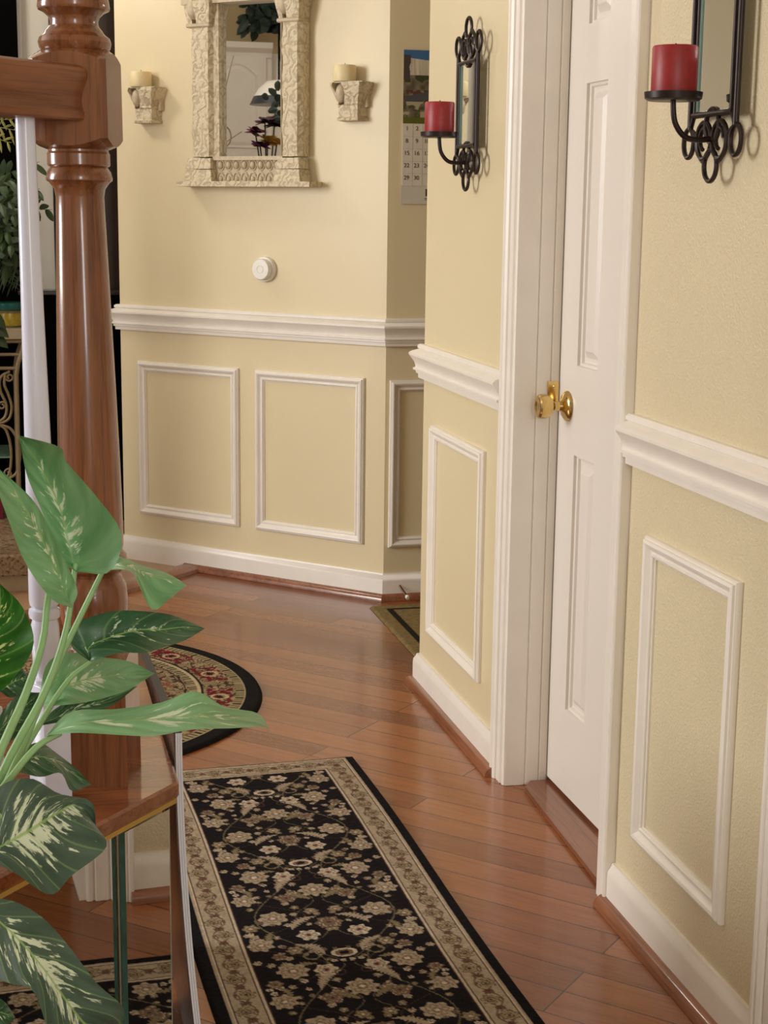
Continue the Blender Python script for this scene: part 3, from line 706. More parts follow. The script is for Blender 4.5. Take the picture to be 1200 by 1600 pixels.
s1, k1 = make_sconce(3.392, 1.434, 'dark iron candle sconce on the wall between calendar and door')
k1['label'] = 'red pillar candle on the far sconce between calendar and door'
s2, k2 = make_sconce(2.148, 1.437, 'dark iron candle sconce on the wall right of the door')
k2['label'] = 'red pillar candle on the near sconce right of the door'
# ------------------------------------------------------------------ stair landing, newel, handrail
ZL = .530
A = Vector((.191, 1.827)); d45 = Vector((-.667, -.745)).normalized()
Bp = A+d45*1.1
land = struct(MB().prism([(A.x-.02, A.y+.01), (A.x-.02, 2.29), (-.56, 2.29), (Bp.x+.0, Bp.y+.05)], .0005, ZL-.03).build('stair_landing_base', M_WALL))
land.name = 'floor_landing_base'
tb = MB(); tb.prism([(A.x, A.y), (A.x, 2.30), (-.56, 2.30), (Bp.x, Bp.y)], ZL-.021, ZL)
o = tb.build('floor_landing', M_TREAD); o.modifiers.new('b', 'BEVEL').width = .003; struct(o)
tb = MB(); tb.prism([(A.x-.003, A.y+.001), (A.x-.003, 2.297), (-.555, 2.297), (Bp.x+.001, Bp.y+.004)], ZL-.0275, ZL-.0212); struct(tb.build('floor_landing_edge', M_RAW))
NX, NY = .0985, 1.872; TILT = Matrix.Rotation(-.007, 4, Vector((rt.y, -rt.x, 0))) 
def ntrans(mb_):
    return mb_
npz = lambda z: Vector((NX+(z-ZL)*-.010, NY, z))
newel = empty('newel_post', (NX, NY, ZL), 'turned dark oak newel post standing on the landing corner', 'newel post')
RZ = math.radians(-17)
def sq(z, h, cx): return [(cx + Matrix.Rotation(RZ, 3, 'Z') @ Vector((a*h, b*h, 0))) for a, b in ((-1, -1), (1, -1), (1, 1), (-1, 1))]
def block(name, z0, z1, h, top, bot):
    """square block whose ends are turned: corners cut by cones"""
    mb = MB(); n = 40; rings = []
    def ringz(zf):
        pts = []
        for k in range(n):
            a = 2*math.pi*(k+.5)/n-math.pi; m_ = max(abs(math.cos(a)), abs(math.sin(a))); rad = h/m_
            z = zf(rad)
            c = npz(z); v = Matrix.Rotation(RZ, 3, 'Z') @ Vector((rad*math.cos(a), rad*math.sin(a), 0)); pts.append(c+v)
        return pts
    kt = .62
    tops = ringz(lambda r_: z1-(max(0, r_-h*1.0)*kt if top else 0)); bots = ringz(lambda r_: z0+(max(0, r_-h*1.0)*kt if bot else 0))
    def inner(z, r0): return [npz(z)+(Matrix.Rotation(RZ, 3, 'Z') @ Vector((r0*math.cos(2*math.pi*(k+.5)/n-math.pi), r0*math.sin(2*math.pi*(k+.5)/n-math.pi), 0))) for k in range(n)]
    mb.loops([inner(z0-(.003 if bot else 0), h*.82), bots, tops, inner(z1+(.006 if top else 0), h*.8)], cap=True)
    return mb.build(name, M_NEWEL, newel, 35)
HB_ = .0435
block('cap_block', 1.284, 1.386, HB_, True, True)
block('base_block', ZL, .690, HB_, True, False)
mb = MB()
prof = [(.034, .688), (.0365, .694), (.030, .702), (.0355, .712), (.0395, .728), (.041, .750), (.0395, .770), (.033, .784), (.034, .788), (.0405, .793), (.042, .800), (.0405, .808), (.036, .813), (.0375, .82), (.0375, .86), (.0362, .93), (.0335, 1.03), (.0305, 1.13), (.0282, 1.2), (.0275, 1.228), (.029, 1.237), (.034, 1.244), (.0375, 1.2465), (.0378, 1.249), (.036, 1.256), (.032, 1.2615), (.0345, 1.2625), (.0355, 1.264), (.0355, 1.276), (.034, 1.2785), (.034, 1.29)]
mb2 = MB()
rings = [[npz(z)+Vector((r_*math.cos(k*math.pi/20), r_*math.sin(k*math.pi/20), 0)) for k in range(40)] for r_, z in prof]
mb2.loops(rings, cap=True); mb2.build('shaft', M_NEWEL, newel, 28)
prof = [(.034, 1.386), (.036, 1.388), (.0395, 1.392), (.041, 1.398), (.0392, 1.4035), (.034, 1.407), (.0325, 1.409), (.0315, 1.411), (.0275, 1.416), (.0268, 1.421), (.0285, 1.426), (.034, 1.431), (.0395, 1.4335), (.0405, 1.4365), (.0395, 1.444), (.035, 1.454), (.029, 1.461), (.031, 1.466), (.039, 1.478), (.041, 1.49), (.038, 1.51), (.028, 1.524), (.012, 1.532), (0, 1.533)]
mb2 = MB(); rings = [[npz(z)+Vector((max(r_, .0004)*math.cos(k*math.pi/20), max(r_, .0004)*math.sin(k*math.pi/20), 0)) for k in range(40)] for r_, z in prof]
mb2.loops(rings, cap=True); mb2.build('finial', M_NEWEL, newel, 28)
# handrail: runs level from the newel towards the camera's left
hd = Vector((-.7071, -.7071, 0)); hn = Vector((.7071, -.7071, 0))
h0 = Vector((.104, 1.870, 0))+hd*.038
RP = [(-.0245, 1.312), (-.0265, 1.314), (-.0268, 1.321), (-.0252, 1.324), (-.0242, 1.332), (-.0252, 1.342), (-.0285, 1.351), (-.0312, 1.358), (-.0315, 1.363), (-.0295, 1.368), (-.022, 1.3715), (-.01, 1.373), (.01, 1.373), (.022, 1.3715), (.0295, 1.368), (.0315, 1.363), (.0312, 1.358), (.0285, 1.351), (.0252, 1.342), (.0242, 1.332), (.0252, 1.324), (.0268, 1.321), (.0265, 1.314), (.0245, 1.312)]
hm = MB(); L0 = 1.15
hm.loops([[Vector((s_*L0, o_, z-1.34)) for o_, z in RP] for s_ in (0, 1)], cap=True)
rail = hm.build('handrail', M_RAIL, None, 30); rail.location = (h0.x, h0.y, 1.339); rail.rotation_euler = (0, 0, math.radians(225))
tag(rail, 'horizontal moulded oak handrail running into the newel post', 'handrail')
def baluster(s_, label):
    b = Vector((.1075, 1.866, 0))+hd*s_
    mb = MB(); px = lambda z: Vector((b.x-(z-ZL)*.009, b.y, z))
    r0 = [(.0105, 1.322), (.0108, 1.25), (.0125, 1.1), (.0148, .95), (.0168, .80), (.0172, .775), (.0165, .768), (.0135, .7645), (.0175, .7625), (.0182, .758), (.0175, .753), (.0140, .751), (.0160, .744), (.0168, .725), (.0155, .70), (.0125, .686), (.0120, .682), (.0165, .680), (.0165, .675)]
    mb.loops([[px(z)+Vector((r_*math.cos(k*math.pi/12), r_*math.sin(k*math.pi/12), 0)) for k in range(24)] for r_, z in r0], cap=True)
    r = empty('baluster', (b.x, b.y, ZL), label, 'baluster', 'white turned balusters under the handrail')
    mb.build('spindle', M_BAL, r, 30)
    mb = MB(); mb.box((b.x-.0005, b.y, ZL+.0725), (.0365, .0365, .145), math.radians(30), None, .0025); mb.build('square_base', M_BAL, r, 30)
M_BAL = plain('white_gloss_paint', lin(228, 231, 248), .2, var=.01)
baluster(.098, 'white tapered baluster next to the newel post'); baluster(.205, 'white baluster at the left picture edge behind the leaves')
# mirror panels below the landing edge and the picture leaning at its side
ph = math.radians(43); md_ = Vector((math.sin(ph), math.cos(ph), 0)); mn = Vector((math.cos(ph), -math.sin(ph), 0))
M0 = Vector((.172, 1.824, 0))
def panel(s0, s1, off, label, bevel):
    th = .0085; z0, z1 = .002, ZL-.030
    r = empty('mirror_panel', M0-md_*((s0+s1)/2)+mn*off, label, 'mirror', 'mirror panels below the landing edge')
    def P(s, o, z): return M0-md_*s+mn*(off+o)+Vector((0, 0, z))
    mb = MB(); bw = bevel
    mb.quad([P(s0+bw, 0, z0), P(s1, 0, z0), P(s1, 0, z1), P(s0+bw, 0, z1)])
    mb.build('glass', M_MIRROR, r)
    mb = MB(); mb.quad([P(s0, -.0016, z0), P(s0+bw, 0, z0), P(s0+bw, 0, z1), P(s0, -.0016, z1)]); mb.build('bevel', M_MIRROR if bw > .006 else M_GLEDGE, r)
    for e in (s0, s1):
        mb = MB(); d0 = -.0016 if e == s0 else 0
        mb.quad([P(e, d0, z0), P(e, d0, z1), P(e, -th, z1), P(e, -th, z0)]); mb.build('glass_edge', M_GREEN, r)
M_GREEN = plain('green_glass_edge_dark', lin(46, 84, 72), .12, var=.25, scale=30)
M_GLEDGE = plain('pale_green_bevel', lin(186, 204, 196), .08, .3)
panel(0, .088, .010, 'mirror panel with green glass edge below the landing corner', .004)
panel(.0885, .8, 0, 'mirror panel left of the green glass edge, behind the low leaves', .012)
# leaning picture
lp = empty('leaning_picture', (.236, 1.93, 0), 'white edged picture panel leaning against the side of the landing', 'picture')
def lean(z): return .2321-.1349*z+.1181*z*z
def lp_box(name, o0, o1, y0, y1, z0, z1, mat, z1b=None):
    mb = MB(); rg = []
    for k in range(15):
        f = k/14; rg.append([(lean(z0+f*((zt_ or z1)-z0))+o, y, z0+f*((zt_ or z1)-z0)) for o, y, zt_ in ((o0, y0, 0), (o1, y0, 0), (o1, y1, z1b), (o0, y1, z1b))])
    mb.loops(rg, cap=True); return mb.build(name, mat, lp, 40)
M_WEDGE = plain('white_board_edge', lin(236, 238, 246), .4, var=.02)
t = NT('dark_brown_picture'); v = t.coord('Object', (1, 6, .5)); M_PIC = t.set(t.ramp(t.noise(v, 22, 4), [(.3, lin(40, 24, 22)), (.55, lin(78, 52, 44)), (.75, lin(120, 96, 92))]), .2)
for k in range(3): lp_box('board', .0012+k*.0029, .0012+k*.0029+.0026, 1.90, 2.44, .006, .566, M_WEDGE, .528)
lp_box('picture_face', -.0008, .0011, 1.9005, 2.45, .006, .566, M_PIC, .528)
mb = MB(); mb.loops([[(lean(.57)+a, y, z+b) for a, b in ((-.0012, 0), (.0098, 0), (.0098, .003), (-.0012, .003))] for y, z in ((1.903, .5662), (2.45, .5282))], cap=True)
mb.build('binding', plain('dark_binding', lin(46, 42, 42), .5), lp)
# ------------------------------------------------------------------ artificial dieffenbachia in the foreground
pot_c = Vector((-.19, 1.2, 0))
stand = empty('plant_stand', pot_c, 'dark wooden plant stand beneath the artificial plant', 'plant stand')
mb = MB(); mb.lathe([(0, .46), (.12, .46), (.125, .47), (.12, .485), (0, .485)], pot_c, 32); mb.build('stand_top', M_DARKWOOD, stand, 35)
for k in range(3):
    a = k*2.094+.5; mb = MB(); mb.tube([pot_c+Vector((.075*math.cos(a), .075*math.sin(a), .46)), pot_c+Vector((.1*math.cos(a), .1*math.sin(a), .001))], .012, 10); mb.build('leg', M_DARKWOOD, stand, 40)
plant = empty('artificial_plant', pot_c+Vector((0, 0, .486)), 'large artificial plant with white speckled green leaves, front left', 'plant')
mb = MB(); mb.lathe([(0, .486), (.07, .486), (.074, .49), (.098, .63), (.104, .64), (.104, .655), (.096, .655), (.094, .63), (0, .625)], pot_c, 36); mb.build('pot', plain('brown_pot', lin(92, 62, 44), .5), plant, 35)
def leaf(mat, L, Mi, R, d0, d1, fl=.0, fr=.0, droop=0.0, rows=22):
    Ls = catmull(L, rows); Ms = catmull(Mi, rows); Rs = catmull(R, rows)
    mb = MB(); uvl = mb.bm.loops.layers.uv.new('UVMap'); G = []; UVs = {}
    for i in range(rows):
        f = i/(rows-1); D = d0+(d1-d0)*f+droop*4*f*(1-f); row = []
        wv = .006*math.sin(f*9+len(L)+L[1][0])
        for j in range(9):
            u = j/8
            if u <= .5: q = Ls[i]*(1-2*u)+Ms[i]*(2*u); e = (1-2*u)
            else: q = Ms[i]*(2-2*u)+Rs[i]*(2*u-1); e = 2*u-1
            dd = (fl if u < .5 else fr)*e*math.sin(math.pi*min(1, max(0, f*.9+.08)))+(wv*e*e if 0 < i < rows-1 else 0)
            vtx = mb.bm.verts.new(at(q[0], q[1], D+dd)); row.append(vtx); UVs[vtx] = (u, f)
        G.append(row)
    for i in range(rows-1):
        for j in range(8):
            fc = mb.bm.faces.new((G[i][j], G[i][j+1], G[i+1][j+1], G[i+1][j]))
            for lp_ in fc.loops: lp_[uvl].uv = UVs[lp_.vert]
    return mb.build('leaf', mat, plant, 180, norm=False)
def stem(pts, r0=.0040, r1=.0024):
    q = catmull([list(at(x, y, d)) for x, y, d in pts], 18); rs = [r0+(r1-r0)*i/17 for i in range(18)]
    return MB().tube(q, rs, 8).build('stem', M_STEM, plant, 60)
RT3 = (-150, 1560, 1.2)
stem([RT3, (0, 1215, 1.30), (68, 1085, 1.34), (103, 985, 1.36), (118, 880, 1.36)])
stem([RT3, (-10, 1200, 1.28), (38, 1090, 1.31), (66, 1005, 1.335), (74, 940, 1.34), (84, 895, 1.33)], .0042, .0024)
stem([RT3, (5, 1235, 1.33), (75, 1070, 1.39), (120, 975, 1.42), (160, 893, 1.43)])
stem([RT3, (0, 1240, 1.34), (60, 1135, 1.39), (105, 1065, 1.42), (142, 1034, 1.43)], .0036, .002)
stem([RT3, (-20, 1275, 1.28), (25, 1205, 1.30), (60, 1165, 1.31), (95, 1145, 1.32)], .0036, .0025)
stem([RT3, (-40, 1300, 1.2), (0, 1275, 1.22)], .004, .0025)
stem([RT3, (-60, 1420, 1.15), (0, 1440, 1.1)], .004, .0025)
# base -> tip
leaf(M_LEAFA, [(119, 893), (92, 872), (66, 800), (42, 742), (30, 682)], [(119, 893), (107, 850), (92, 790), (62, 728), (28, 680)], [(119, 893), (172, 893), (190, 835), (150, 775), (104, 722), (92, 698), (28, 680)], 1.36, 1.30, -.02, -.035, .03)
leaf(M_LEAFA, [(112, 950), (80, 935), (40, 880), (12, 810), (-22, 715)], [(112, 950), (92, 900), (62, 835), (30, 780), (-22, 715)], [(112, 950), (120, 918), (88, 850), (52, 782), (-22, 715)], 1.30, 1.24, -.02, .02, .02)
leaf(M_LEAFA, [(162, 893), (172, 868), (195, 872), (225, 884), (262, 896), (292, 914)], [(162, 893), (182, 883), (205, 886), (225, 895), (258, 905), (292, 914)], [(162, 893), (180, 890), (204, 893), (216, 912), (238, 953), (266, 935), (292, 914)], 1.43, 1.40, .03, -.03, .0)
leaf(M_LEAFB, [(140, 1033), (112, 1010), (112, 978), (170, 956), (225, 955), (272, 962), (320, 982)], [(140, 1033), (140, 1010), (175, 995), (215, 984), (250, 984), (285, 980), (320, 982)], [(140, 1033), (158, 1028), (190, 1020), (225, 1020), (255, 1012), (290, 1000), (320, 982)], 1.43, 1.52, -.015, -.03, -.02)
leaf(M_LEAFA, [(60, 1104), (72, 1040), (105, 1020), (150, 1026), (200, 1033), (242, 1052)], [(60, 1104), (95, 1078), (125, 1064), (160, 1058), (200, 1053), (242, 1052)], [(60, 1104), (95, 1102), (130, 1098), (165, 1090), (200, 1078), (242, 1052)], 1.42, 1.52, .02, -.03, -.02)
leaf(M_LEAFB, [(55, 1135), (90, 1105), (130, 1085), (165, 1082), (215, 1072)], [(55, 1135), (95, 1118), (130, 1104), (165, 1094), (215, 1072)], [(55, 1135), (95, 1128), (135, 1118), (175, 1102), (215, 1072)], 1.47, 1.54)
leaf(M_LEAFA, [(72, 1149), (110, 1112), (180, 1108), (250, 1098), (305, 1080), (350, 1104), (402, 1114), (418, 1136), (428, 1172)], [(72, 1149), (120, 1130), (180, 1127), (250, 1123), (310, 1118), (360, 1122), (405, 1126), (419, 1140), (428, 1172)], [(72, 1149), (120, 1145), (180, 1148), (240, 1150), (300, 1140), (360, 1138), (408, 1136), (420, 1143), (428, 1172)], 1.32, 1.36, .03, -.03, -.04, 30)
leaf(M_LEAFD, [(-40, 1100), (-60, 1020), (-50, 960), (-20, 920), (0, 912)], [(-40, 1100), (-22, 1040), (-8, 990), (0, 950), (0, 912)], [(-40, 1100), (10, 1072), (52, 1010), (36, 950), (0, 912)], 1.30, 1.25, -.03, .01)
leaf(M_LEAFB, [(5, 1200), (35, 1172), (62, 1160), (90, 1178), (118, 1200), (143, 1226)], [(5, 1200), (35, 1188), (62, 1182), (88, 1190), (116, 1210), (143, 1226)], [(5, 1200), (35, 1208), (65, 1214), (95, 1208), (112, 1236), (143, 1226)], 1.42, 1.50, .02, -.02)
leaf(M_LEAFC, [(-30, 1340), (-10, 1240), (45, 1216), (92, 1240), (142, 1252), (150, 1290)], [(-30, 1340), (10, 1318), (50, 1295), (85, 1272), (118, 1258), (150, 1290)], [(-30, 1340), (20, 1362), (78, 1398), (112, 1368), (166, 1324), (150, 1290)], 1.22, 1.30, .02, -.02, -.02)
leaf(M_LEAFC, [(-40, 1410), (10, 1405), (62, 1430), (105, 1475), (150, 1535), (196, 1582), (165, 1640)], [(-40, 1410), (5, 1444), (45, 1485), (80, 1530), (112, 1575), (140, 1610), (165, 1640)], [(-40, 1410), (-30, 1500), (10, 1535), (52, 1548), (80, 1620), (120, 1655), (165, 1640)], 1.08, 1.16, .02, -.02, -.03)
leaf(M_LEAFB, [(-30, 1590), (-10, 1560), (8, 1566), (24, 1590)], [(-30, 1590), (-10, 1580), (8, 1584), (24, 1590)], [(-30, 1590), (-10, 1606), (8, 1606), (24, 1590)], 1.15, 1.18)
leaf(M_LEAFB, [(-20, 1170), (0, 1118), (30, 1085), (62, 1082)], [(-20, 1170), (5, 1135), (34, 1108), (62, 1082)], [(-20, 1170), (14, 1160), (46, 1128), (62, 1082)], 1.42, 1.46)
leaf(M_LEAFB, [(0, 1080), (8, 1050), (28, 1040), (48, 1060)], [(0, 1080), (14, 1070), (30, 1062), (48, 1060)], [(0, 1080), (16, 1090), (34, 1082), (48, 1060)], 1.44, 1.46)
# ------------------------------------------------------------------ living room seen past the newel
hearth = empty('hearth', (-.5, 5.6, 0), 'speckled stone hearth slab on a cream base', 'hearth')
MB().box((-.185, 5.55, .028), (.63, 1.06, .055)).build('base', plain('cream_hearth_base', lin(186, 168, 140), .5), hearth)
t = NT('speckled_granite'); v = t.coord(); M_GRAN = t.set(t.ramp(t.noise(v, 90, 4, .7), [(.36, lin(60, 46, 36)), (.46, lin(150, 126, 98)), (.7, lin(190, 168, 140))]), .3)
MB().box((-.185, 5.55, .091), (.66, 1.10, .07), 0, None, .006).build('slab', M_GRAN, hearth)
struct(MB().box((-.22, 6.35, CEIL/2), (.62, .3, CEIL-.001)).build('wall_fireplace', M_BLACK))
struct(MB().box((.155, 6.4, CEIL/2), (.131, .2, CEIL-.001)).build('wall_living', mat_wall('cream_paint_lit', lin(244, 238, 224), 320, .05)))  # cream paint lightened so this strip looks lit
trim(MB().box((.097, 6.27, CEIL/2), (.016, .06, CEIL-.002)), M_TRIM)
struct(MB().box((.0, 8.6, CEIL/2), (8, .1, CEIL)).build('wall_far', M_WALL))
arm = empty('armoire', (.36, 6.3, 0), 'tall dark wood armoire behind the newel post', 'armoire')
MB().box((.36, 6.42, 1.0), (.29, .3, 1.99)).build('body', M_DARKWOOD, arm)
MB().box((.30, 6.262, 1.0), (.12, .016, 1.9), 0, None, .004).build('door', M_DARKWOOD, arm)
MB().box((.44, 6.262, 1.0), (.12, .016, 1.9), 0, None, .004).build('door', M_DARKWOOD, arm)
mb = MB(); mb.tube([(.222, 6.24, z) for z in (.3, .5, .8, 1.0, 1.5, 1.95)], [.014, .016, .016, .018, .018, .018], 12); mb.build('corner_post', M_DARKWOOD, arm, 50)
cabl = empty('low_cabinet', (.25, 6.1, 0), 'low black cabinet at the foot of the armoire, behind the baluster', 'cabinet')
MB().box((.28, 6.165, .44), (.42, .095, .878), 0, None, .004).build('body', M_BLACK, cabl)
MB().box((.28, 6.165, .889), (.44, .11, .018), 0, None, .004).build('cabinet_top', M_DARKWOOD, cabl)
# scroll console
YR = 5.62
rk = empty('console_table', (-.15, YR, .127), 'cream iron scroll console table on the hearth', 'console table')
MB().box((-.195, YR+.15, .777), (.56, .36, .038), 0, None, .004).build('table_top', plain('beige_stone_top', lin(176, 162, 132), .4), rk)
fr = MB(); zt = .755
leg = [(.072, .750), (.062, .712), (.048, .672), (.041, .630), (.040, .50), (.038, .30), (.036, .127)]
fr.tube([(x, YR, z) for x, z in leg], .0085, 8)
fr.tube([(-.46, YR, .750), (.072, YR, .750)], .007, 8); fr.tube([(-.46, YR, .706), (.062, YR, .704)], .006, 8); fr.tube([(-.46, YR, .660), (.045, YR, .656)], .0065, 8)
fr.tube([(x-.50, YR, z) for x, z in leg], .0085, 8); fr.tube([(x, YR+.3, z) for x, z in leg], .0085, 8); fr.tube([(x-.50, YR+.3, z) for x, z in leg], .0085, 8)
fr.build('frame', M_RACK, rk, 60)
sc_ = MB()
def spiral(cx, cz, r0, turns, a0, sgn=1): return [(cx+r0*(1-.75*i/20)*math.cos(a0+sgn*turns*2*math.pi*i/20), YR, cz+r0*(1-.75*i/20)*math.sin(a0+sgn*turns*2*math.pi*i/20)) for i in range(21)]
sc_.tube(spiral(.018, .625, .016, 1.3, 2.6), .004, 6); sc_.tube(bez([(.004, YR, .64), (.0, YR, .60), (.012, YR, .565), (.022, YR, .52), (.010, YR, .478), (-.03, YR, .46)], 20), .0055, 6)
sc_.tube(bez([(.02, YR, .645), (-.012, YR, .625), (-.015, YR, .58), (.004, YR, .53), (0, YR, .49), (-.02, YR, .47)], 20), .0055, 6)
sc_.tube(spiral(-.01, .525, .016, 1.3, 0), .004, 6)
for R_ in (.05, .03): sc_.tube(bez([(-.03, YR, .462), (-.03+R_, YR, .44), (-.03+R_*1.5, YR, .37), (-.03+R_*1.25, YR, .29), (-.03+R_*.4, YR, .26)], 20), .0055, 6)
sc_.tube(spiral(.004, .285, .018, 1.2, 1), .004, 6); sc_.build('scrollwork', M_RACK, rk, 60)
g = MB(); g.box((-.21, YR+.15, .342), (.46, .28, .006)); g.build('glass_shelf', plain('glass_shelf_green', lin(120, 150, 130), .08), rk)
MB().box((-.10, YR+.06, .165), (.16, .16, .075)).build('red_box', plain('red_cloth', lin(110, 14, 30), .7), None)
tag(bpy.data.objects['red_box'], 'dark red box on the hearth under the console table', 'box')
jar = empty('candle_jar', (.02, YR+.08, .796), 'glass jar with teal lid and yellow contents on the console', 'jar')
jc = Vector((.026, YR+.06, .7965))
MB().lathe([(0, 0), (.044, 0), (.047, .004), (.047, .056), (.043, .06), (0, .06)], jc, 28).build('jar_body', plain('pale_jar', lin(120, 110, 70), .1, var=.2), jar, 35)
MB().lathe([(.0475, .006), (.0478, .008), (.0478, .046), (.0475, .048)], jc, 28).build('yellow_contents', plain('yellow_wax', lin(176, 150, 40), .25, var=.2, scale=60), jar, 35)
MB().lathe([(0, .06), (.053, .06), (.054, .063), (.054, .082), (.05, .085), (0, .085)], jc, 28).build('lid', plain('teal_lid', lin(20, 92, 84), .3), jar, 35)
# house plants on the console
def blade(mb, a, d, L, W, nrm, droop=.3, n=5):
    d = d.normalized(); s_ = d.cross(nrm).normalized(); prev = None
    for i in range(n+1):
        f = i/n; p = a+d*L*f-Vector((0, 0, 1))*droop*L*f*f; w_ = W*math.sin(math.pi*(f*.86+.1))**.8*(1 if i < n else .05)
        cur = (mb.bm.verts.new(p-s_*w_), mb.bm.verts.new(p+nrm*w_*.25), mb.bm.verts.new(p+s_*w_))
        if prev:
            mb.bm.faces.new((prev[0], prev[1], cur[1], cur[0])); mb.bm.faces.new((prev[1], prev[2], cur[2], cur[1]))
        prev = cur
hp = empty('potted_fern', (-.2, YR+.12, .797), 'bushy green houseplant on the console beside the jar', 'plant')
MB().lathe([(0, .797), (.06, .797), (.085, .93), (.09, .935), (.08, .935), (.078, .92), (0, .915)], (-.2, YR+.12, 0), 28).build('pot', plain('terracotta_pot', lin(110, 60, 40), .7), hp, 35)
rs = random.Random(5)
def frond(tip, col, nleaf, LL, WW, start=None):
    a = start or Vector((-.2, YR+.12, .93)); b = Vector(tip); mid_ = (a+b)/2+Vector((0, 0, .12))
    pts = bez([a, mid_, b], 20); mb = MB(); mb.tube(pts, [.003-.0022*i/19 for i in range(20)], 5)
    for k in range(nleaf):
        i = int(5+14.0*k/nleaf); p = pts[i]; d = (pts[min(i+1, 19)]-pts[i-1]).normalized()
        sd = d.cross(Vector((0, -1, .3))).normalized()*(1 if k % 2 else -1)
        dirv = (d*.75+sd*.9+Vector((0, rs.uniform(-.5, .2), 0))).normalized()
        blade(mb, p, dirv, LL*rs.uniform(.75, 1.15)*(1-.35*k/nleaf), WW, Vector((rs.uniform(-.3, .3), -1, .3)).normalized(), rs.uniform(.1, .4))
    return mb.build('frond', col, hp, None, norm=False)
for tip in [(.05, YR-.1, 1.30), (.14, YR, 1.36), (.12, YR-.05, 1.22), (.18, YR+.05, 1.2), (.04, YR-.1, 1.12), (.10, YR-.06, 1.13), (.02, YR-.12, 1.22), (-.02, YR, 1.36), (.06, YR, 1.05), (-.03, YR-.1, 1.1), (.03, YR-.05, 1.0), (.0, YR-.08, 1.17), (.14, YR+.02, 1.27), (.09, YR, 1.25), (.02, YR-.1, 1.28), (.06, YR-.1, 1.18), (.0, YR-.1, 1.03), (.05, YR-.12, 1.08)]:
    frond(tip, M_FERN, 16, .075, .011)
for tip in [(.07, YR+.14, .94), (.05, YR+.16, .92), (.085, YR+.1, .97), (.02, YR+.16, .93), (.06, YR+.1, 1.0), (.03, YR+.12, .96), (.08, YR+.12, 1.03)]: frond(tip, M_FERN, 40, .085, .003, Vector((-.12, YR+.1, 1.15)))
for tip in [(.075, YR, 1.54), (.09, YR-.05, 1.46), (.06, YR, 1.5), (.05, YR-.05, 1.42)]: frond(tip, M_FROND, 16, .06, .0045, Vector((-.2, YR+.1, 1.2)))
for k, (x, z) in enumerate([(.0, .83), (.02, .79), (-.02, .85), (.01, .76), (-.03, .80)]):
    mb = MB(); blade(mb, Vector((-.06, YR-.14, z+.05)), Vector((x+.06, -.02, -.055)), .10, .022, Vector((.2, -1, .4)).normalized(), .1); mb.build('leaf', M_FERN, hp, None, norm=False)
# ------------------------------------------------------------------ rooms reflected in the carved mirror
KX = -1.585
struct(MB().box((-1.95, 4.75, CEIL/2), (.1, 1.1, CEIL-.002)).build('wall_kitchen', mat_wall('kitchen_paint', lin(188, 168, 128))))
cab = empty('kitchen_cabinet', (-1.74, 4.75, 1.38), 'white kitchen cabinet with arched door panel, seen in the carved mirror', 'cabinet')
M_CAB = plain('cabinet_white', lin(226, 220, 212), .4, var=.02)
MB().box((-1.75, 4.72, 1.625), (.30, .30, .60)).build('body', M_CAB, cab)
MB().box((-1.78, 4.44, 1.625), (.26, .26, .58)).build('side_body', M_CAB, cab)
mb = MB(); mb.sweep([(KX-.02, 4.57), (KX-.02, 4.88)], [(0, 1.885), (.012, 1.89), (.016, 1.91), (.04, 1.93), (.045, 1.955), (0, 1.955)], -1); mb.build('cornice', M_CAB, cab)
dr = MB().box((KX-.008, 4.73, 1.62), (.02, .262, .54)).build('door', M_CAB, cab)
yl, yr_, zb_, za = 4.635, 4.83, 1.48, 1.815
def arch(off, x): 
    p = [(x, yl+off, zb_+off), (x, yr_-off, zb_+off), (x, yr_-off, za-off)]
    for k in range(1, 12):
        a = k/12; p.append((x, yr_-off+(yl-yr_+2*off)*a, za-off+.05*math.sin(math.pi*a)))
    return p+[(x, yl+off, za-off)]
mb = MB(); mb.loops([arch(0, KX+.002), arch(.006, KX+.008), arch(.014, KX+.004), arch(.03, KX+.009)]); mb.bm.faces.new([mb.bm.verts.new(p) for p in arch(.03, KX+.009)]); mb.build('arched_panel', M_CAB, dr)
gar = empty('ivy_garland', (-1.7, 4.56, 1.956), 'dark green ivy garland on top of the white cabinet', 'garland')
for q in range(3):
    mb = MB()
    for k in range(60):
        p = Vector((-1.62+rs.uniform(-.08, .07), 4.56+rs.uniform(-.14, .14), 2.02+rs.uniform(0, .2))); blade(mb, p, Vector((rs.uniform(-1, 1), rs.uniform(-1, 1), rs.uniform(-.6, .8))), .06, .02, Vector((1, rs.uniform(-.4, .4), rs.uniform(-.3, .5))).normalized(), .3, 4)
    if q == 0:
        for k in range(12): blade(mb, Vector((-1.53, 4.50+rs.uniform(-.03, .03), 1.95-k*.010)), Vector((.2, rs.uniform(-1, 1), -1)), .05, .016, Vector((1, 0, .2)).normalized(), .2, 4)
    mb.build('foliage', M_IVY, gar, None, norm=False)
pl = empty('pendant_lamp', (-.785, 4.679, 1.63), 'white glass pendant lamp with dark rim, seen in the carved mirror', 'lamp')
MB().lathe([(.02, .10), (.05, .095), (.085, .065), (.103, .034), (.1, .034), (.08, .06), (.02, .09)], (-.785, 4.679, 1.63), 32).build('shade', plain('white_glass', lin(238, 234, 226), .3, var=.01), pl, 40)
MB().lathe([(.102, .034), (.104, .034), (.122, 0), (.12, 0)], (-.785, 4.679, 1.63), 32).build('rim', plain('blue_grey_rim', lin(50, 54, 62), .25), pl, 40)
MB().tube([(-.785, 4.679, 1.73), (-.785, 4.679, CEIL-.002)], .004, 6).build('cord', M_BLACK, pl)
va = empty('flower_vase', (-.385, 4.795, 0), 'tall floor vase of purple and yellow flowers, seen in the carved mirror', 'vase')
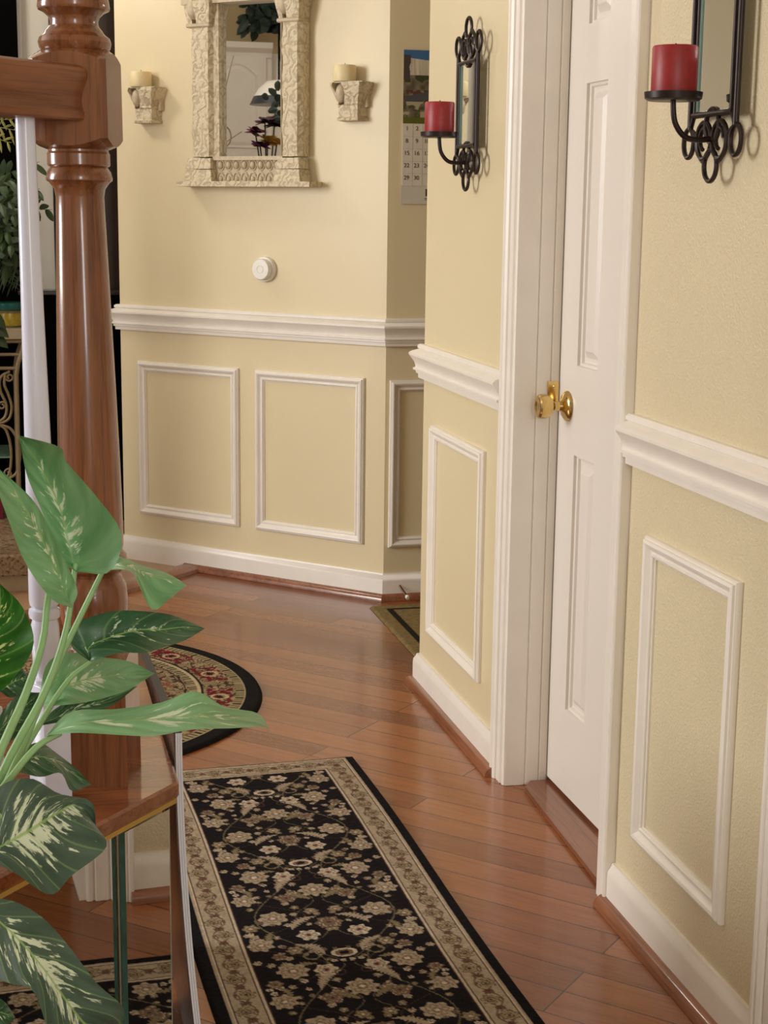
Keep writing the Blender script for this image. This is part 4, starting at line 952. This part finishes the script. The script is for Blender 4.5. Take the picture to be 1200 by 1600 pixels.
MB().lathe([(0, 0), (.07, 0), (.09, .3), (.06, .8), (.04, 1.1), (.05, 1.36), (.045, 1.36), (0, 1.1)], (-.385, 4.795, 0), 24).build('vase_body', plain('glazed_vase', lin(120, 100, 80), .3), va, 40)
for k, (dx, dz, c) in enumerate([(.05, 1.66, (92, 30, 62)), (.0, 1.63, (206, 166, 84)), (-.03, 1.69, (58, 22, 34)), (.03, 1.61, (84, 26, 60)), (-.04, 1.62, (206, 160, 90)), (.01, 1.70, (64, 20, 40))]):
    p = Vector((-.385+dx*.4, 4.795+dx, dz-.16)); mb = MB()
    for j in range(12): blade(mb, p, Vector((math.cos(j*.55), math.sin(j*.55), rs.uniform(-.2, .8))), .045, .018, Vector((.3, -.3, 1)).normalized(), .1, 4)
    fl_ = mb.build('flower', plain('petal_%d_%d' % (c[0], c[1]), lin(*c), .6), va, None, norm=False)
    MB().tube([(-.385, 4.795, 1.2), p], .003, 5).build('stem', M_IVY, fl_)
mb = MB()
for k in range(14): blade(mb, Vector((-.4, 4.76+rs.uniform(-.04, .03), 1.53+.010*k)), Vector((rs.uniform(-1, 1), rs.uniform(-1, 1), .5)), .05, .014, Vector((1, 0, .3)).normalized(), .2, 4)
mb.build('foliage', M_IVY, va, None, norm=False)
tw = empty('twig_stand', (-.585, 4.957, 0), 'thin black metal stand with bare twigs, seen in the carved mirror', 'stand')
MB().tube([(-.585, 4.957, .013), (-.585, 4.957, 1.70)], .010, 10).build('pole', M_BLACK, tw, 40)
MB().lathe([(0, .001), (.055, .001), (.055, .012), (.02, .02), (0, .02)], (-.585, 4.957, 0), 24).build('base', M_BLACK, tw, 40)
mb = MB(); mb.tube([(-.56, 4.94+.028*math.cos(a), 1.49+.04*math.sin(a)) for a in [i*math.pi/12 for i in range(24)]], .003, 5, True); mb.tube([(-.585, 4.957, 1.55), (-.57, 4.93, 1.68), (-.56, 4.90, 1.80)], .002, 5); mb.tube([(-.585, 4.957, 1.45), (-.56, 4.90, 1.49), (-.55, 4.87, 1.51)], .002, 5); mb.build('twigs', M_RACK, tw)
